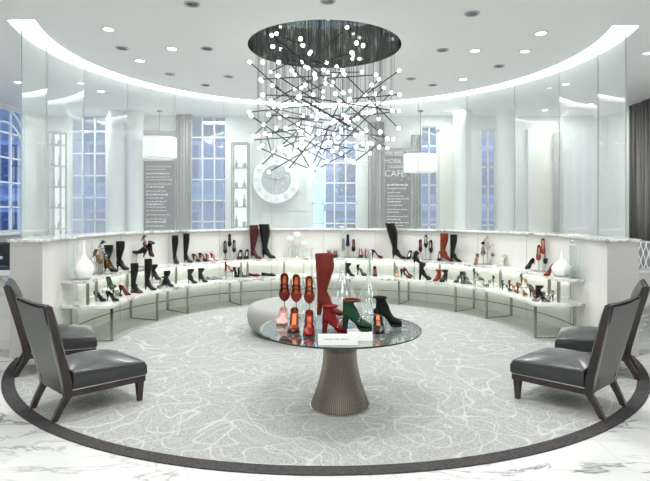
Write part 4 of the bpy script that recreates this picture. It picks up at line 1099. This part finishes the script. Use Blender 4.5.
# toe-down pumps on vertical stands, three in a row
for i, (xc, yc, yb, lab, c1, ins, c2) in enumerate((
    (284.5, 288.5, 318, 'dark red and orange pump toe down on the left vertical stand of the table', '7a1f16', 'd0692c', '1a0c0a'),
    (296.3, 289.5, 317, 'red and orange pump toe down on the middle vertical stand of the table', 'a23a26', 'dd7a3c', '5a1a12'),
    (309.3, 291, 316, 'orange and pale strapped pump toe down on the right vertical stand of the table', '9c3422', 'e08a4c', '3a1410'))):
    b_ = tp(xc, yb); p = at_y(xc, yc, b_.y)
    st = empty('shoe_stand', b_, label=('left', 'middle', 'right')[i] + ' slim steel stand on the glass table lifting a toe-down orange pump', cat='display stand')
    MB().lathe([(.001, 0), (.045, 0), (.045, .006), (.001, .008)], n=24).build('base_plate', 'brushed_steel', st)
    MB().tube([(0, .012, .006), (0, .012, p.z - b_.z + .02)], .0045, 8).build('post', 'brushed_steel', st)
    rot = Matrix.Rotation(R_(FR), 3, 'Z') @ Matrix.Rotation(R_(62), 3, 'Y'); root = p - rot @ Vector((0, 0, .035))
    r = shoe('pump', .225, .115, root, R_(FR), c1, c2, lab, 'shoe', 'orange pumps on stands', insole=ins, pitch=R_(62), zh=.07)
    r.scale = (1, 1.3, 1)
    # thin straps across the open top
    for s, wd in ((.42, .009), (.55, .008)):
        o = strap_band((s - .5) * .225, zb(s, .07) + .006, .030, .05, wd).build('strap', shoe_mat('2a1614', .3), r, True)
for xc, yt, yb, lab, c1, ins, c2, yaw in (
    (282.5, 313, 326.5, 'pale pink low pump at the front left of the glass table', 'c49a94', 'cfa8a0', '8a625c', -92),
    (294, 311, 334, 'orange pump with dark green toe at the front of the glass table', '8f3a1e', 'e0803c', '16362c', -90),
    (309, 311, 337, 'red pump with black strap at the front of the table, left of the red bootie', '9c1f20', 'cf5a34', '3a0e10', -90),
    (378.5, 309, 335, 'black pump with orange insole between the white box and the black bootie', '1c1214', 'e0875a', '0c0a0a', -88)):
    b_ = tp(xc, yb - 3); H = (yb - yt) * b_.y / FPX
    r = shoe('pump', .215, min(.165, H), b_, R_(yaw), c1, c2, lab, 'shoe', 'pumps standing on the glass table', insole=ins, rnd=(xc < 284))
    zh_ = max(.02, min(.115, min(.165, H) - .05 * .955)); r.scale = (1, 1.3, 1)
    if xc in (294,):
        o = strap_band(.30 * .215, zb(.8, zh_) + .004, .035, .034, .05).build('toe_cap', shoe_mat('16362c', .3), r, True); o['label'] = 'dark green toe cap'
    if xc in (309, 378.5):
        for s in (.4, .52): strap_band((s - .5) * .215, zb(s, zh_) + .006, .030, .05, .012).build('strap', shoe_mat('16161a', .3), r, True)
# tall russet suede boot on mirrored block
def block(name, px0, px1, yt, yb, dpt, m, label, cat='display block'):
    b_ = tp((px0 + px1) / 2, yb); sc = b_.y / FPX; w = (px1 - px0) * sc; h = (yb - yt) * sc
    o = MB().box((0, 0, h / 2), (w, dpt, h)).build(name, m); o.location = b_ + Vector((0, dpt / 2, 0)); bevel(o, .002)
    tag(o, label, cat); return b_ + Vector((0, dpt / 2, h))
glass('block_glass', 'dfe4e0', .15, .3, .02, 'e4e8e4', .2)
top = block('display_block', 314.5, 344, 316, 329.5, .11, 'block_glass', 'clear mirrored block lifting the tall russet boot on the glass table')
b_ = Vector((at_y(330, 300, top.y).x, top.y, top.z))
D = top.y
H_ = (314.5 - 253.5) * D / FPX
r = shoe('boot', .225, H_, b_, R_(-12), '8c2a17', '7a2414', 'tall russet red suede boot with block heel, highest thing on the glass table', 'boot', None, rough=.8, second='80260f', block=True, zh=.085, slouch=-.02, wide=2.3)
# red ankle boot with jewelled strap
b_ = tp(335.5, 334.5); b_.y += .02
r = shoe('boot', .215, (335 - 310) * b_.y / FPX, b_, R_(-8), '9a1018', '7c0c14', 'bright red suede ankle boot with jewelled strap at the front of the glass table', 'boot', None, rough=.7, block=True, pf=.018, zh=.075)
def jewels(r, x, z, w, h):
    j = MB()
    for t in frange(.15, PI - .15, 9): j.sphere((x + .02 * math.sin(t), math.cos(t) * w, z + math.sin(t) * h), .0065, 6, 4)
    j.build('jewelled_strap', 'jewel', r)
mat('jewel', 'c9b2b0', .15, .5)
jewels(r, .018, .055, .038, .052)
# white box with green bootie
top = block('display_box', 347.5, 372.5, 332.5, 341, .13, 'acrylic', 'glossy white display box under the dark green bootie')
b_ = Vector((at_y(357, 320, top.y).x, top.y, top.z + .001))
r = shoe('boot', .23, .215, b_, R_(-14), '194c38', '112c22', 'dark green velvet platform ankle boot with red topline on the white box', 'boot', None, rough=.8, block=True, pf=.022, zh=.07, wide=1.6)
jewels(r, .018, .072, .038, .05)
k_ = .23 / .225; d_ = (.041 + .016 * 1.6) * k_; w_ = (.031 + .018 * 1.6) * k_
rg = [(-.115 + .006 * k_ + d_ + (d_ - .003) * math.cos(t), (w_ - .003) * math.sin(t), max(.215, .07 + .022 + .004 + .11 * k_ + .02)) for t in frange(0, 2 * PI, 21)]
o = MB().tube(rg, .0045, 6, False).build('topline', shoe_mat('a02a20', .6), r, True); o['label'] = 'red lining at the top edge'
# sign in front
b_ = tp(338, 345.5); sc = b_.y / FPX
sg = empty('sign_block', b_, label='white acrylic name sign with tiny grey lettering at the front edge of the table', cat='sign')
w, h = 40 * sc, 10.5 * sc
bevel(MB().box((0, .02, h / 2), (w, .04, h)).build('block', 'acrylic', sg), .002)
lt = MB(); rl = random.Random(4); x_ = -w * .34
while x_ < w * .3:
    ww = rl.uniform(.004, .007); lt.box((x_, -.0005, h * .6), (ww, .001, .007)); x_ += ww + (.003 if rl.random() < .85 else .012)
lt.build('lettering', 'ink', sg)
# black suede bootie at the right
b_ = tp(389, 327); 
shoe('boot', .225, (329 - 300) * b_.y / FPX, b_ + Vector((0, .03, 0)), R_(-18), '141214', '0c0a0a', 'black suede ankle boot at the right of the glass table', 'boot', None, rough=.85, pf=.02, zh=.09, slouch=-.03, wide=1.1)
# decanters
def decanter(px, yb, yt, wpx, nh, label, m='clear_glass', name='glass_decanter', handle=False, sq=False):
    b_ = tp(px, yb); sc = b_.y / FPX; H = (yb - yt) * sc; r = wpx / 2 * sc; bh = H * (1 - nh)
    prof = [(.001, .002), (r * .75, 0), (r * .96, bh * .1), (r, bh * .3), (r * .92, bh * .5), (r * .6, bh * .78), (r * .25, bh), (r * .15, bh + H * nh * .25), (r * .13, H * .96), (r * .2, H)]
    v = empty(name, b_, label=label, cat='decanter')
    MB().lathe(prof, n=36).build('body', m, v, True)
    MB().tube([(r * .2 * math.cos(t), r * .2 * math.sin(t), H) for t in frange(0, 2 * PI, 17)], .004, 6, False).build('rim', 'clear_glass', v)
    if handle: MB().tube([(-r * .9, 0, bh * .6), (-r * 1.3, 0, bh * .9), (-r * 1.1, 0, H * .9), (-r * .2, 0, H * .97)], .006, 8).build('handle', 'clear_glass', v)
    else: MB().sphere((0, 0, H + r * .16), r * .24, 12, 8).build('stopper', 'clear_glass', v, True)
decanter(342.5, 320, 231, 31, .52, 'largest clear glass decanter with a long neck behind the tall russet boot')
decanter(369, 318, 256, 25, .42, 'round clear glass decanter behind the green bootie')
decanter(312, 314, 248, 14, .45, 'slender clear glass decanter with a handle left of the russet boot', handle=True)
decanter(300, 312, 292, 14, .3, 'small squat clear decanter behind the orange pumps')

# ------------------------------------------------------------------ light
def area(x, y, z, sx, sy, e, c=(1, 1, 1), rot=(0, 0, 0), spread=PI):
    l = bpy.data.lights.new('fill_lamp', 'AREA'); l.shape = 'RECTANGLE'; l.size = sx; l.size_y = sy; l.energy = e; l.color = c; l.spread = spread
    o = bpy.data.objects.new('fill_lamp', l); col.objects.link(o); o.location = (x, y, z); o.rotation_euler = rot; return o
# added fill lamps under the ceiling, unseen, behind and beside the viewer
for x in (-3.6, 0, 3.6):
    for y in (-4.5, -1.5, 1.5):
        area(x, y, Z_CEIL - .02, 1.6, 1.6, 40, (1, .995, .985))
for x, y in ((-1.9, 5.2), (1.9, 5.2), (-1.9, 8.2), (1.9, 8.2), (0, 9.3), (0, 3.9)):
    area(x, y, Z_CEIL - .02, .5, .5, 34, (1, 1, .99), spread=R_(150))  # added fill over the salon, apart from the modelled downlights
for x in (-4.9, -2.5, 0, 2.5, 4.9): area(x, 10.8, Z_CEIL - .02, .6, .4, 20, (1, 1, 1))  # added to brighten the zone behind the glass
area(-4.9, 7.6, Z_CEIL - .02, .6, .6, 30); area(4.9, 7.6, Z_CEIL - .02, .6, .6, 30)  # added side fill, no fixture modelled
w = bpy.data.worlds.new('sky'); bpy.context.scene.world = w; w.use_nodes = True
w.node_tree.nodes['Background'].inputs[0].default_value = (.46, .63, .98, 1); w.node_tree.nodes['Background'].inputs[1].default_value = 2.4

# ------------------------------------------------------------------ camera
cam = bpy.data.cameras.new('camera'); co = bpy.data.objects.new('camera', cam); col.objects.link(co)
co.location = (0, 0, S); co.rotation_euler = (PI / 2, 0, 0)
cam.sensor_width = 36; cam.lens = FPX / 650 * 36; cam.shift_y = -(240.5 - HY) / 650; cam.shift_x = (325 - CX) / 650
cam.clip_end = 200
sc = bpy.context.scene; sc.camera = co
sc.view_settings.view_transform = 'Standard'; sc.view_settings.look = 'None'; sc.view_settings.gamma = 1; sc.view_settings.use_curve_mapping = False
sc.view_settings.exposure = 0.27
sc.cycles.max_bounces = 10; sc.cycles.transparent_max_bounces = 24; sc.cycles.diffuse_bounces = 4; sc.cycles.glossy_bounces = 4
